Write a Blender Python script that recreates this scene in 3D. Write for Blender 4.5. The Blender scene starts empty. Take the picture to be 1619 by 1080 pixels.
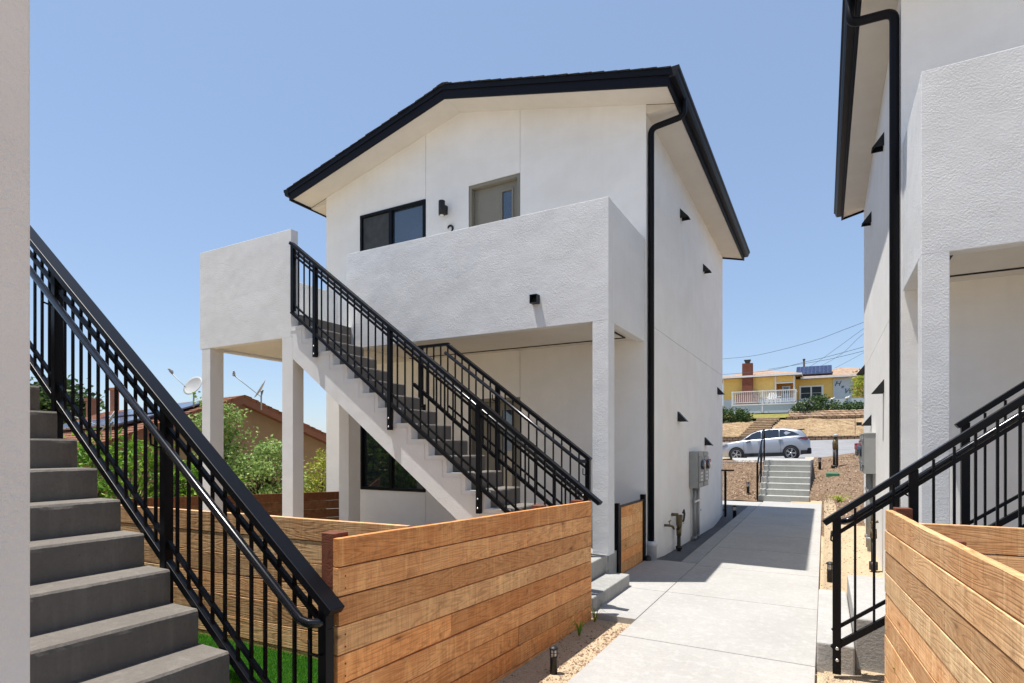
import bpy, bmesh, math, random
from mathutils import Vector, Matrix, noise
R = math.radians
random.seed(7)
scene = bpy.context.scene
col = scene.collection

# ------------------------------------------------------------------ camera
YAW = 28.75
cam_d = bpy.data.cameras.new("camera")
cam = bpy.data.objects.new("camera", cam_d)
col.objects.link(cam)
cam.location = (0, 0, 1.45)
cam.rotation_euler = (R(90), 0, R(YAW))
cam_d.sensor_width = 36
cam_d.lens = 36 * 899.5 / 1619
cam_d.shift_x = 0.0
cam_d.shift_y = (708 - 540) / 1619
cam_d.clip_start = 0.05
cam_d.clip_end = 3000
scene.camera = cam

# ------------------------------------------------------------------ light
K = Vector((1.42, 0.74, -6.4)).normalized()           # direction the sunlight travels
sun_d = bpy.data.lights.new("sun", 'SUN')
sun_d.energy = 4.8
sun_d.angle = R(0.5)
sun_d.color = (1.0, 0.96, 0.90)
sun = bpy.data.objects.new("sun", sun_d)
col.objects.link(sun)
sun.rotation_euler = K.to_track_quat('-Z', 'Y').to_euler()
world = bpy.data.worlds.new("World")
scene.world = world
world.use_nodes = True
wn = world.node_tree
wn.nodes.clear()
sky = wn.nodes.new('ShaderNodeTexSky')
sky.sky_type = 'NISHITA'
sky.sun_disc = False
sky.sun_elevation = math.asin(-K.z)
sky.sun_rotation = math.atan2(-K.x, -K.y)
sky.air_density = 1.0
sky.dust_density = 0.5
sky.ozone_density = 1.6
sky.altitude = 50
bg = wn.nodes.new('ShaderNodeBackground')
bg.inputs['Strength'].default_value = 0.145
wo = wn.nodes.new('ShaderNodeOutputWorld')
smx = wn.nodes.new('ShaderNodeMix'); smx.data_type = 'RGBA'
smx.inputs[0].default_value = 0.6
smx.inputs[7].default_value = (1.36, 1.88, 2.85, 1)      # flat pale blue mixed in to even out the sky gradient
wn.links.new(sky.outputs[0], smx.inputs[6])
wn.links.new(smx.outputs[2], bg.inputs[0])
wn.links.new(bg.outputs[0], wo.inputs[0])
scene.view_settings.view_transform = 'Standard'
scene.view_settings.look = 'None'
scene.view_settings.gamma = 1
scene.view_settings.exposure = 0.64
scene.render.engine = 'CYCLES'
try:
    scene.cycles.max_bounces = 10
    scene.cycles.diffuse_bounces = 6
except Exception:
    pass

# ------------------------------------------------------------------ materials
def srgb(r, g, b):
    f = lambda c: ((c / 255) / 12.92) if c / 255 <= 0.04045 else (((c / 255) + 0.055) / 1.055) ** 2.4
    return (f(r), f(g), f(b), 1)

class M:
    """small node-graph helper"""
    def __init__(s, name, rough=0.8, spec=0.3, metal=0.0):
        s.m = bpy.data.materials.new(name)
        s.m.use_nodes = True
        s.t = s.m.node_tree
        s.b = s.t.nodes['Principled BSDF']
        s.b.inputs['Roughness'].default_value = rough
        s.b.inputs['Specular IOR Level'].default_value = spec
        s.b.inputs['Metallic'].default_value = metal
        s.tc = None
    def n(s, t, **kw):
        o = s.t.nodes.new(t)
        for k, v in kw.items():
            if k in o.inputs.keys():
                o.inputs[k].default_value = v
            else:
                setattr(o, k, v)
        return o
    def l(s, a, b):
        s.t.links.new(a, b)
    def co(s, scale=(1, 1, 1), rot=(0, 0, 0), src='Object'):
        if s.tc is None:
            s.tc = s.n('ShaderNodeTexCoord')
        mp = s.n('ShaderNodeMapping')
        mp.inputs['Scale'].default_value = scale
        mp.inputs['Rotation'].default_value = rot
        s.l(s.tc.outputs[src], mp.inputs[0])
        return mp.outputs[0]
    def noise(s, co, scale, detail=4, rough=0.55, dist=0.0):
        o = s.n('ShaderNodeTexNoise')
        o.inputs['Scale'].default_value = scale
        o.inputs['Detail'].default_value = detail
        o.inputs['Roughness'].default_value = rough
        o.inputs['Distortion'].default_value = dist
        if co is not None:
            s.l(co, o.inputs['Vector'])
        return o.outputs['Fac']
    def ramp(s, fac, stops):
        o = s.n('ShaderNodeValToRGB')
        e = o.color_ramp.elements
        while len(e) < len(stops):
            e.new(0.5)
        for i, (p, c) in enumerate(stops):
            e[i].position = p
            e[i].color = c if len(c) == 4 else (*c, 1)
        s.l(fac, o.inputs[0])
        return o.outputs[0]
    def mix(s, fac, a, b, mode='MIX'):
        o = s.n('ShaderNodeMix', data_type='RGBA', blend_type=mode)
        if isinstance(fac, float):
            o.inputs[0].default_value = fac
        else:
            s.l(fac, o.inputs[0])
        for i, v in ((6, a), (7, b)):
            if isinstance(v, tuple):
                o.inputs[i].default_value = v if len(v) == 4 else (*v, 1)
            else:
                s.l(v, o.inputs[i])
        return o.outputs[2]
    def math(s, op, a, b=None):
        o = s.n('ShaderNodeMath', operation=op)
        for i, v in ((0, a), (1, b)):
            if v is None:
                continue
            if isinstance(v, (int, float)):
                o.inputs[i].default_value = v
            else:
                s.l(v, o.inputs[i])
        return o.outputs[0]
    def color(s, c):
        if isinstance(c, tuple):
            s.b.inputs['Base Color'].default_value = c if len(c) == 4 else (*c, 1)
        else:
            s.l(c, s.b.inputs['Base Color'])
        return s
    def bump(s, h, strength=0.3, dist=0.01):
        o = s.n('ShaderNodeBump')
        o.inputs['Strength'].default_value = strength
        o.inputs['Distance'].default_value = dist
        s.l(h, o.inputs['Height'])
        s.l(o.outputs[0], s.b.inputs['Normal'])
        return s

def g3(v):
    return (v, v, v, 1)

def stucco(name, c, amp, fine, wave):
    a = M(name, 0.92, 0.15)
    co = a.co()
    big = a.noise(co, 2.2, 5, 0.6)
    c2 = tuple(x * 0.93 for x in c[:3]) + (1,)
    streak = a.noise(a.co((5, 5, 0.45)), 1.6, 4, 0.6)
    base = a.mix(a.ramp(big, [(0.3, g3(0)), (0.7, g3(1))]), c, c2)
    base = a.mix(a.ramp(streak, [(0.45, g3(0)), (0.8, g3(0.25))]), base, (c[0] * 0.86, c[1] * 0.85, c[2] * 0.83, 1))
    dust = a.noise(a.co((1, 1, 1.8)), 0.8, 6, 0.68, 0.8)
    base = a.mix(a.ramp(dust, [(0.42, g3(0)), (0.72, g3(0.35))]), base, (c[0] * 0.84, c[1] * 0.81, c[2] * 0.76, 1))
    a.color(base)
    n1 = a.noise(co, fine, 5, 0.62)
    n2 = a.noise(a.co((1, 1, 1.3)), wave, 3, 0.5, 0.3)
    n3 = a.noise(a.co((1, 1, 1)), 1.6, 2, 0.5, 0.2)
    mask = a.ramp(a.noise(co, 3.0, 3, 0.5), [(0.35, g3(0.45)), (0.65, g3(1.0))])      # trowelled flatter here and there
    h = a.math('ADD', a.math('MULTIPLY', a.math('MULTIPLY', n1, mask), 1.1), a.math('ADD', a.math('MULTIPLY', n2, 0.45), a.math('MULTIPLY', n3, 3.0)))
    a.bump(h, 1.0, amp)
    return a.m

mat_stucco = stucco('smooth_white_stucco', (0.83, 0.822, 0.80, 1), 0.0026, 60, 5)
mat_parapet = stucco('rough_white_stucco', (0.69, 0.70, 0.705, 1), 0.0058, 64, 4)
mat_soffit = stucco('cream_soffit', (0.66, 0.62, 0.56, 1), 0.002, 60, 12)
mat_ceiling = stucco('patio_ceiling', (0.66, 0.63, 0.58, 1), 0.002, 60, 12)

def concrete(name, c1, c2, amp=0.004, rough=0.85):
    a = M(name, rough, 0.25)
    co = a.co()
    big = a.noise(co, 1.3, 6, 0.62)
    fn = a.noise(co, 45, 5, 0.6)
    br = a.noise(a.co((1.0, 14, 1)), 6, 4, 0.6)
    st = a.noise(co, 3.5, 7, 0.7, 1.2)
    base = a.mix(a.ramp(big, [(0.32, g3(0)), (0.68, g3(1))]), c1, c2)
    base = a.mix(a.ramp(fn, [(0.35, g3(0.28)), (0.7, g3(0))]), base, tuple(x * 0.7 for x in c2[:3]) + (1,))
    base = a.mix(a.ramp(st, [(0.55, g3(0)), (0.72, g3(0.24))]), base, tuple(x * 0.72 for x in c2[:3]) + (1,))
    pits = a.n('ShaderNodeTexVoronoi'); pits.inputs['Scale'].default_value = 26; a.l(co, pits.inputs['Vector'])
    pm_ = a.ramp(pits.outputs['Distance'], [(0.05, g3(0.55)), (0.14, g3(0))])
    base = a.mix(pm_, base, tuple(x * 0.5 for x in c2[:3]) + (1,))
    drip = a.noise(a.co((9, 9, 0.7)), 1.5, 5, 0.65)
    base = a.mix(a.ramp(drip, [(0.5, g3(0)), (0.75, g3(0.35))]), base, tuple(min(1, x * 1.35) for x in c1[:3]) + (1,))
    a.color(base)
    a.bump(a.math('ADD', fn, a.math('MULTIPLY', br, 0.5)), 0.6, amp)
    return a.m

mat_path = concrete('pale_broomed_concrete', (0.395, 0.385, 0.365, 1), (0.345, 0.335, 0.315, 1))
mat_curb = concrete('grey_curb_concrete', (0.34, 0.34, 0.33, 1), (0.26, 0.26, 0.25, 1))
mat_step = concrete('dark_grey_step_concrete', (0.19, 0.172, 0.152, 1), (0.14, 0.125, 0.11, 1), 0.006)
mat_curb2 = concrete('street_step_concrete', (0.42, 0.42, 0.39, 1), (0.35, 0.35, 0.325, 1))
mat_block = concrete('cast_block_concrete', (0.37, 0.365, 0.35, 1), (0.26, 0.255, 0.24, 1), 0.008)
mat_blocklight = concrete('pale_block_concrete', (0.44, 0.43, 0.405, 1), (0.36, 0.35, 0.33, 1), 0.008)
mat_drain = concrete('dark_drain_concrete', (0.13, 0.13, 0.135, 1), (0.09, 0.09, 0.095, 1))
mat_reveal = M('dark_reveal_strip', 0.7).color((0.02, 0.02, 0.02)).m

def blackmetal(name, c, rough):
    a = M(name, rough, 0.14 if rough > 0.3 else 0.4)
    co = a.co()
    a.color(a.mix(a.ramp(a.noise(co, 260, 2), [(0.68, g3(0)), (0.72, g3(0.12))]), c, (0.05, 0.05, 0.055, 1)))
    a.bump(a.noise(co, 120, 3), 0.12, 0.001)
    return a.m
mat_rail = blackmetal('black_powdercoat', (0.0045, 0.005, 0.007, 1), 0.36)
mat_pipe = blackmetal('black_handrail_tube', (0.006, 0.0065, 0.009, 1), 0.20)
mat_gutter = blackmetal('black_gutter_metal', (0.006, 0.0065, 0.009, 1), 0.45)
mat_fascia = blackmetal('black_painted_fascia', (0.006, 0.007, 0.012, 1), 0.6)

a = M('asphalt_shingle', 0.95, 0.1)
a.color(a.mix(a.ramp(a.noise(a.co(), 30, 4), [(0.3, g3(0)), (0.7, g3(1))]), (0.012, 0.012, 0.014), (0.045, 0.045, 0.05)))
a.bump(a.noise(a.co(), 60, 4), 0.6, 0.01)
mat_shingle = a.m

def wood(name, dark, mid, light, rough=0.75, vary=0.5):
    a = M(name, rough, 0.25)
    geo = a.n('ShaderNodeNewGeometry')
    rnd = geo.outputs['Random Per Island']
    tc = a.n('ShaderNodeTexCoord')
    off = a.n('ShaderNodeVectorMath', operation='SCALE')
    off.inputs[0].default_value = (37.0, 11.0, 23.0)
    a.l(rnd, off.inputs['Scale'])
    add = a.n('ShaderNodeVectorMath', operation='ADD')
    a.l(tc.outputs['Object'], add.inputs[0]); a.l(off.outputs[0], add.inputs[1])
    mp = a.n('ShaderNodeMapping'); mp.inputs['Scale'].default_value = (0.55, 6.0, 6.0)
    a.l(add.outputs[0], mp.inputs[0])
    # cathedral grain: contour rings of a stretched noise field
    field = a.noise(mp.outputs[0], 1.15, 3, 0.42, 0.35)
    rings = a.math('FRACT', a.math('MULTIPLY', field, 26.0))
    rings = a.math('ABSOLUTE', a.math('SUBTRACT', rings, 0.5))
    rg = a.ramp(rings, [(0.02, g3(1)), (0.22, g3(0.25)), (0.5, g3(0))])
    mp2 = a.n('ShaderNodeMapping'); mp2.inputs['Scale'].default_value = (2.5, 60, 70)
    a.l(add.outputs[0], mp2.inputs[0])
    fib = a.noise(mp2.outputs[0], 2.0, 4, 0.7)
    mp3 = a.n('ShaderNodeMapping'); mp3.inputs['Scale'].default_value = (26, 2, 2.2)
    a.l(add.outputs[0], mp3.inputs[0])
    saw = a.noise(mp3.outputs[0], 3.0, 3, 0.6)          # vertical saw marks
    blot = a.noise(add.outputs[0], 2.6, 5, 0.6, 0.5)
    knotmap = a.n('ShaderNodeMapping'); knotmap.inputs['Scale'].default_value = (1.9, 3.2, 5.2)
    a.l(add.outputs[0], knotmap.inputs[0])
    vor = a.n('ShaderNodeTexVoronoi'); vor.inputs['Scale'].default_value = 1.25
    a.l(knotmap.outputs[0], vor.inputs['Vector'])
    knot = a.ramp(vor.outputs['Distance'], [(0.03, g3(1)), (0.09, g3(0.35)), (0.22, g3(0))])
    c = a.mix(a.ramp(blot, [(0.35, g3(0)), (0.68, g3(1))]), mid, light)
    c = a.mix(a.math('MULTIPLY', rg, 0.42), c, dark)
    c = a.mix(a.math('MULTIPLY', a.ramp(fib, [(0.4, g3(0)), (0.75, g3(1))]), 0.40), c, dark)
    c = a.mix(a.math('MULTIPLY', a.ramp(saw, [(0.48, g3(0)), (0.66, g3(1))]), 0.5), c, tuple(x * 0.62 for x in mid[:3]) + (1,))
    warm = a.noise(mp3.outputs[0], 0.5, 4, 0.7, 0.8)
    c = a.mix(a.math('MULTIPLY', a.ramp(warm, [(0.52, g3(0)), (0.7, g3(1))]), 0.45), c, tuple(min(1, x * 1.25) for x in light[:3]) + (1,))
    grime = a.noise(add.outputs[0], 7.0, 6, 0.7, 1.5)
    c = a.mix(a.math('MULTIPLY', a.ramp(grime, [(0.55, g3(0)), (0.72, g3(1))]), 0.5), c, dark)
    c = a.mix(a.math('MULTIPLY', knot, 0.8), c, tuple(x * 0.45 for x in dark[:3]) + (1,))
    hsv = a.n('ShaderNodeHueSaturation')
    a.l(c, hsv.inputs['Color'])
    a.l(a.math('ADD', a.math('MULTIPLY', rnd, vary), 1.0 - vary * 0.5), hsv.inputs['Value'])
    wn_ = a.n('ShaderNodeTexWhiteNoise', noise_dimensions='1D'); a.l(rnd, wn_.inputs['W'])
    a.l(a.math('ADD', a.math('MULTIPLY', wn_.outputs['Value'], 0.014), 0.497), hsv.inputs['Hue'])
    a.l(a.math('ADD', a.math('MULTIPLY', wn_.outputs['Value'], -0.12), 1.0), hsv.inputs['Saturation'])
    a.color(hsv.outputs[0])
    a.bump(a.math('ADD', a.math('MULTIPLY', rg, -0.6), fib), 0.5, 0.0025)
    return a.m
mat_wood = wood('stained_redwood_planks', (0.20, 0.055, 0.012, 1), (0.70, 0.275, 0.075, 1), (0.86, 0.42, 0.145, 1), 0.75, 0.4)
mat_woodlight = wood('sunlit_tone_planks', (0.30, 0.115, 0.034, 1), (0.70, 0.365, 0.15, 1), (0.85, 0.545, 0.28, 1), 0.8, 0.42)  # paler copy of the fence wood, sunlit tone put into its colour
mat_wooddark = wood('dark_brown_planks', (0.05, 0.018, 0.006, 1), (0.15, 0.055, 0.018, 1), (0.20, 0.075, 0.028, 1), 0.8, 0.3)
mat_post = wood('red_stained_post', (0.055, 0.018, 0.010, 1), (0.17, 0.055, 0.028, 1), (0.22, 0.075, 0.04, 1), 0.8, 0.2)

def speckle(name, cols, scale, amp, detail=3, coarse=None):
    a = M(name, 0.95, 0.1)
    v = a.n('ShaderNodeTexVoronoi'); v.inputs['Scale'].default_value = scale
    co = a.co((1, 1, 1))
    a.l(co, v.inputs['Vector'])
    sep = a.n('ShaderNodeSeparateColor'); a.l(v.outputs['Color'], sep.inputs[0])
    n = len(cols)
    c = a.ramp(sep.outputs[0], [(i / (n - 1), cc) for i, cc in enumerate(cols)])
    big = a.noise(co, coarse or 1.2, 5, 0.6)
    c = a.mix(a.ramp(big, [(0.35, g3(0)), (0.7, g3(0.35))]), c, tuple(x * 0.7 for x in cols[0][:3]) + (1,))
    fn = a.noise(co, scale * 2.2, detail, 0.6)
    c = a.mix(a.ramp(fn, [(0.3, g3(0.4)), (0.6, g3(0))]), c, tuple(x * 0.45 for x in cols[0][:3]) + (1,))
    a.color(c)
    a.bump(a.math('ADD', v.outputs['Distance'], fn), 0.9, amp)
    return a.m
mat_granite = speckle('tan_decomposed_granite', [(0.50, 0.375, 0.235, 1), (0.57, 0.445, 0.295, 1), (0.64, 0.525, 0.38, 1)], 95, 0.007)
mat_mulch = speckle('brown_bark_mulch', [(0.19, 0.125, 0.08, 1), (0.38, 0.255, 0.165, 1), (0.28, 0.185, 0.12, 1), (0.52, 0.40, 0.29, 1)], 36, 0.04)
mat_straw = speckle('dry_straw_slope', [(0.28, 0.185, 0.10, 1), (0.40, 0.285, 0.165, 1), (0.50, 0.37, 0.23, 1)], 5, 0.12, coarse=0.5)
mat_lawn = speckle('dry_yellow_lawn', [(0.16, 0.17, 0.04, 1), (0.33, 0.27, 0.09, 1), (0.24, 0.23, 0.07, 1)], 9, 0.04, coarse=0.35)
mat_turfbase = speckle('turf_backing', [(0.015, 0.06, 0.008, 1), (0.03, 0.10, 0.01, 1)], 120, 0.01)
mat_road = concrete('sun_bleached_road', (0.27, 0.27, 0.275, 1), (0.21, 0.21, 0.215, 1), 0.004)
mat_gapshade = speckle('brown_gap_shade', [(0.07, 0.045, 0.025, 1), (0.12, 0.075, 0.045, 1), (0.16, 0.11, 0.07, 1)], 6, 0.06)  # shade of the gaps between bank steps, put into the colour

def plain(name, c, rough=0.6, spec=0.4, metal=0.0, var=0.12, sc=6, bump=0.0):
    a = M(name, rough, spec, metal)
    c2 = tuple(x * (1 - var) for x in c[:3])
    a.color(a.mix(a.ramp(a.noise(a.co(), sc, 5), [(0.3, g3(0)), (0.7, g3(1))]), c, c2))
    if bump:
        a.bump(a.noise(a.co(), 50, 4), 0.5, bump)
    return a.m
mat_doorpaint = plain('olive_grey_door_paint', (0.215, 0.20, 0.16), 0.5, 0.4, 0, 0.05)
mat_black = plain('matte_black', (0.012, 0.012, 0.013), 0.5)
mat_rubber = plain('black_rubber', (0.018, 0.018, 0.019), 0.85)
mat_meter = plain('grey_enamel_box', (0.34, 0.345, 0.335), 0.45)
mat_meterdark = plain('dark_grey_enamel_box', (0.19, 0.20, 0.185), 0.45)
mat_conduit = plain('grey_conduit', (0.30, 0.31, 0.31), 0.5, 0.4, 0.2)
mat_red = plain('red_plastic_tag', (0.45, 0.01, 0.015), 0.4)
mat_brass = plain('weathered_brass', (0.20, 0.15, 0.08), 0.45, 0.5, 0.6, 0.4, 30)
mat_iron = plain('dark_iron_pipe', (0.05, 0.043, 0.035), 0.5, 0.4, 0.4, 0.4, 30)
mat_whitepvc = plain('white_pvc', (0.62, 0.63, 0.65), 0.4)
mat_white = plain('white_trim_paint', (0.74, 0.74, 0.74), 0.5, 0.3, 0, 0.06)
mat_bluewhite = plain('pale_blue_skirt_paint', (0.52, 0.58, 0.66), 0.6, 0.3, 0, 0.08)
mat_yellow = plain('ochre_yellow_stucco', (0.80, 0.54, 0.17), 0.85, 0.2, 0, 0.08, 4)
mat_dorange = plain('dark_orange_wall', (0.45, 0.20, 0.04), 0.85, 0.2)
mat_beigeroof = speckle('tan_shingle_roof', [(0.32, 0.215, 0.15, 1), (0.40, 0.28, 0.20, 1), (0.46, 0.33, 0.25, 1)], 5, 0.02)
mat_tan = plain('tan_brown_stucco', (0.26, 0.185, 0.115), 0.9, 0.2, 0, 0.15, 2, 0.01)
mat_brownfascia = plain('chestnut_fascia', (0.185, 0.075, 0.042), 0.65)
mat_steel = plain('galvanised_bolt', (0.6, 0.6, 0.6), 0.3, 0.5, 0.9)
mat_dish = plain('light_grey_dish', (0.36, 0.36, 0.35), 0.5)
mat_green = plain('green_valve_lid', (0.05, 0.20, 0.11), 0.6)
mat_wire = plain('dark_cable', (0.05, 0.055, 0.07), 0.6)
mat_bark = plain('grey_bark', (0.10, 0.075, 0.05), 0.9, 0.1, 0, 0.4, 20, 0.02)
mat_lens = plain('frosted_lamp_lens', (0.72, 0.68, 0.60), 0.4)

def brick(name, c1, c2, mortar, sc, bw=0.5, rh=0.25):
    a = M(name, 0.9, 0.2)
    tc = a.n('ShaderNodeTexCoord'); sp = a.n('ShaderNodeSeparateXYZ'); cb = a.n('ShaderNodeCombineXYZ')
    a.l(tc.outputs['Object'], sp.inputs[0])
    a.l(a.math('ADD', sp.outputs[0], sp.outputs[1]), cb.inputs[0]); a.l(sp.outputs[2], cb.inputs[1])
    b = a.n('ShaderNodeTexBrick'); b.inputs['Scale'].default_value = sc
    b.inputs['Color1'].default_value = c1; b.inputs['Color2'].default_value = c2; b.inputs['Mortar'].default_value = mortar
    b.inputs['Brick Width'].default_value = bw; b.inputs['Row Height'].default_value = rh
    b.inputs['Mortar Size'].default_value = 0.03
    a.l(cb.outputs[0], b.inputs['Vector'])
    a.color(b.outputs['Color'])
    a.bump(b.outputs['Fac'], -0.6, 0.02)
    return a.m
mat_brick = brick('red_chimney_brick', (0.15, 0.035, 0.018, 1), (0.22, 0.06, 0.03, 1), (0.17, 0.10, 0.08, 1), 2.6)
mat_blockwall = brick('brown_retaining_block', (0.20, 0.13, 0.08, 1), (0.34, 0.23, 0.15, 1), (0.03, 0.018, 0.012, 1), 1.25)
mat_timber = plain('lit_timber_tone', (0.58, 0.44, 0.29), 0.85, 0.2, 0, 0.4, 6)  # pale as sunlit timber tops and faces, light put into the colour
mat_pot = brick('small_chimney_brick', (0.25, 0.10, 0.06, 1), (0.32, 0.14, 0.09, 1), (0.2, 0.15, 0.12, 1), 6)

def tile(name, c1, c2, c3, sc):
    a = M(name, 0.9, 0.15)
    tc = a.n('ShaderNodeTexCoord')
    b = a.n('ShaderNodeTexBrick'); b.inputs['Scale'].default_value = sc
    b.inputs['Color1'].default_value = c1; b.inputs['Color2'].default_value = c2; b.inputs['Mortar'].default_value = c3
    b.inputs['Brick Width'].default_value = 0.35; b.inputs['Row Height'].default_value = 0.22; b.inputs['Mortar Size'].default_value = 0.012
    a.l(tc.outputs['Object'], b.inputs['Vector'])
    a.color(a.mix(a.ramp(a.noise(a.co(), 5, 4), [(0.4, g3(0)), (0.7, g3(0.4))]), b.outputs['Color'], (0.12, 0.06, 0.035)))
    a.bump(b.outputs['Fac'], -0.7, 0.02)
    return a.m
mat_redroof = tile('reddish_shingle_roof', (0.27, 0.125, 0.075, 1), (0.21, 0.09, 0.055, 1), (0.06, 0.03, 0.02, 1), 1.0)
a = M('solar_panel_glass', 0.15, 0.5)
tcn = a.n('ShaderNodeTexCoord')
bb = a.n('ShaderNodeTexBrick'); bb.offset = 0.0
bb.inputs['Scale'].default_value = 1.0; bb.inputs['Brick Width'].default_value = 0.32; bb.inputs['Row Height'].default_value = 0.32
bb.inputs['Mortar Size'].default_value = 0.008
bb.inputs['Color1'].default_value = (0.014, 0.022, 0.06, 1); bb.inputs['Color2'].default_value = (0.018, 0.028, 0.075, 1)
bb.inputs['Mortar'].default_value = (0.14, 0.16, 0.24, 1)
a.l(tcn.outputs['Object'], bb.inputs['Vector']); a.color(bb.outputs['Color'])
mat_solar = a.m
mat_solarframe = plain('black_panel_frame', (0.02, 0.02, 0.025), 0.4)

def glass(name, tint, rough=0.03):
    a = M(name, rough, 0.9)
    a.color(a.mix(a.ramp(a.noise(a.co(), 1.2, 3), [(0.3, g3(0)), (0.7, g3(1))]), tint, tuple(x * 0.6 for x in tint)))
    a.b.inputs['IOR'].default_value = 1.6
    a.b.inputs['Coat Weight'].default_value = 0.6
    a.b.inputs['Coat Roughness'].default_value = 0.02
    return a.m
mat_glass = glass('dark_window_glass', (0.018, 0.024, 0.03))
mat_glassblue = glass('sky_reflecting_glass', (0.03, 0.05, 0.08))
mat_carglass = glass('tinted_car_glass', (0.012, 0.014, 0.018))
mat_room = M('dark_room_glass', 0.25, 0.25).color((0.02, 0.03, 0.035)).m
a = M('insect_screen', 0.7, 0.2); a.color(a.mix(a.ramp(a.noise(a.co(), 9, 4), [(0.3, g3(0)), (0.7, g3(1))]), (0.045, 0.05, 0.052), (0.065, 0.07, 0.073)))
mat_screen = a.m

a = M('silver_car_paint', 0.35, 0.5, 0.45); a.color((0.37, 0.39, 0.43, 1))
a.b.inputs['Coat Weight'].default_value = 0.8; a.b.inputs['Coat Roughness'].default_value = 0.03
a.bump(a.noise(a.co(), 2, 2), 0.02, 0.002)
mat_car = a.m
a = M('alloy_rim', 0.25, 0.5, 0.85); a.color(a.mix(a.noise(a.co(), 20, 2), (0.6, 0.6, 0.62), (0.5, 0.5, 0.52))); mat_rim = a.m
mat_tail = plain('smoked_red_tail_lamp', (0.16, 0.03, 0.05), 0.15, 0.6)
mat_head = plain('clear_head_lamp', (0.35, 0.38, 0.40), 0.1, 0.7)

def leafmat(name, c1, c2, c3, trans=0.3):
    a = M(name, 0.55, 0.35)
    geo = a.n('ShaderNodeNewGeometry')
    c = a.ramp(geo.outputs['Random Per Island'], [(0.0, c1), (0.5, c2), (1.0, c3)])
    a.color(c)
    tr = a.n('ShaderNodeBsdfTranslucent'); a.l(c, tr.inputs[0])
    mx = a.n('ShaderNodeMixShader'); mx.inputs[0].default_value = trans
    out = a.t.nodes['Material Output']
    a.l(a.b.outputs[0], mx.inputs[1]); a.l(tr.outputs[0], mx.inputs[2]); a.l(mx.outputs[0], out.inputs[0])
    return a.m
mat_leafbright = leafmat('bright_green_leaves', (0.06, 0.17, 0.015, 1), (0.15, 0.31, 0.025, 1), (0.29, 0.43, 0.05, 1))
mat_leafpale = leafmat('pale_feathery_leaves', (0.11, 0.22, 0.045, 1), (0.26, 0.38, 0.10, 1), (0.44, 0.54, 0.20, 1))
mat_leafdark = leafmat('dark_hedge_leaves', (0.025, 0.055, 0.015, 1), (0.05, 0.10, 0.025, 1), (0.11, 0.17, 0.05, 1))
mat_leafyellow = leafmat('yellow_green_leaves', (0.16, 0.22, 0.02, 1), (0.27, 0.31, 0.03, 1), (0.40, 0.40, 0.06, 1))
mat_petal = leafmat('white_blossoms', (0.5, 0.45, 0.42, 1), (0.65, 0.6, 0.58, 1), (0.7, 0.7, 0.66, 1), 0.1)
mat_turf = leafmat('artificial_turf_blades', (0.05, 0.24, 0.012, 1), (0.10, 0.36, 0.022, 1), (0.18, 0.46, 0.05, 1), 0.35)
mat_chip = plain('loose_bark_chips', (0.25, 0.13, 0.07), 0.9, 0.1, 0, 0.6, 30)
a = M('loose_stones', 0.95, 0.1)
gn = a.n('ShaderNodeNewGeometry')
a.color(a.ramp(gn.outputs['Random Per Island'], [(0, (0.15, 0.10, 0.07, 1)), (0.5, (0.34, 0.23, 0.15, 1)), (1, (0.52, 0.41, 0.30, 1))]))
mat_stone = a.m

# ------------------------------------------------------------------ geometry helpers
def nosed_step(mb, xa, xb, z, zlow_a, zlow_b, y0, y1, s, seed):
    """one step: tread from xa (back) to xb (nose), uneven worn front edge; s = +1 nose to +x"""
    n = max(6, int((y1 - y0) / 0.022)); rnd_ = random.Random(seed)
    vs = []
    for i in range(n + 1):
        y = y0 + (y1 - y0) * i / n
        w = 0.005 * noise.noise(Vector((y * 9, seed * 3.1, 0))) + 0.002 * rnd_.uniform(-1, 1) + 0.009 * max(0, noise.noise(Vector((y * 4.3, seed * 7.7, 9))) - 0.33)
        w2 = 0.004 * noise.noise(Vector((y * 7, seed * 5.1, 4)))
        vs += [(xa, y, z), (xb - s * (0.012 + abs(w)), y, z - 0.001), (xb - s * (0.003 + max(0, w) * .6), y, z - 0.012 - abs(w) * .8), (xb - s * w2, y, z - 0.03), (xb - s * w2 * .5, y, zlow_b), (xa, y, zlow_a)]
    fs = []
    for i in range(n):
        for k in range(6):
            a0, a1 = i * 6 + k, i * 6 + (k + 1) % 6
            fs.append((a0, a1, a1 + 6, a0 + 6))
    fs.append(tuple(range(6))); fs.append(tuple(n * 6 + k for k in range(5, -1, -1)))
    mb.add(vs, fs)

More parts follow.
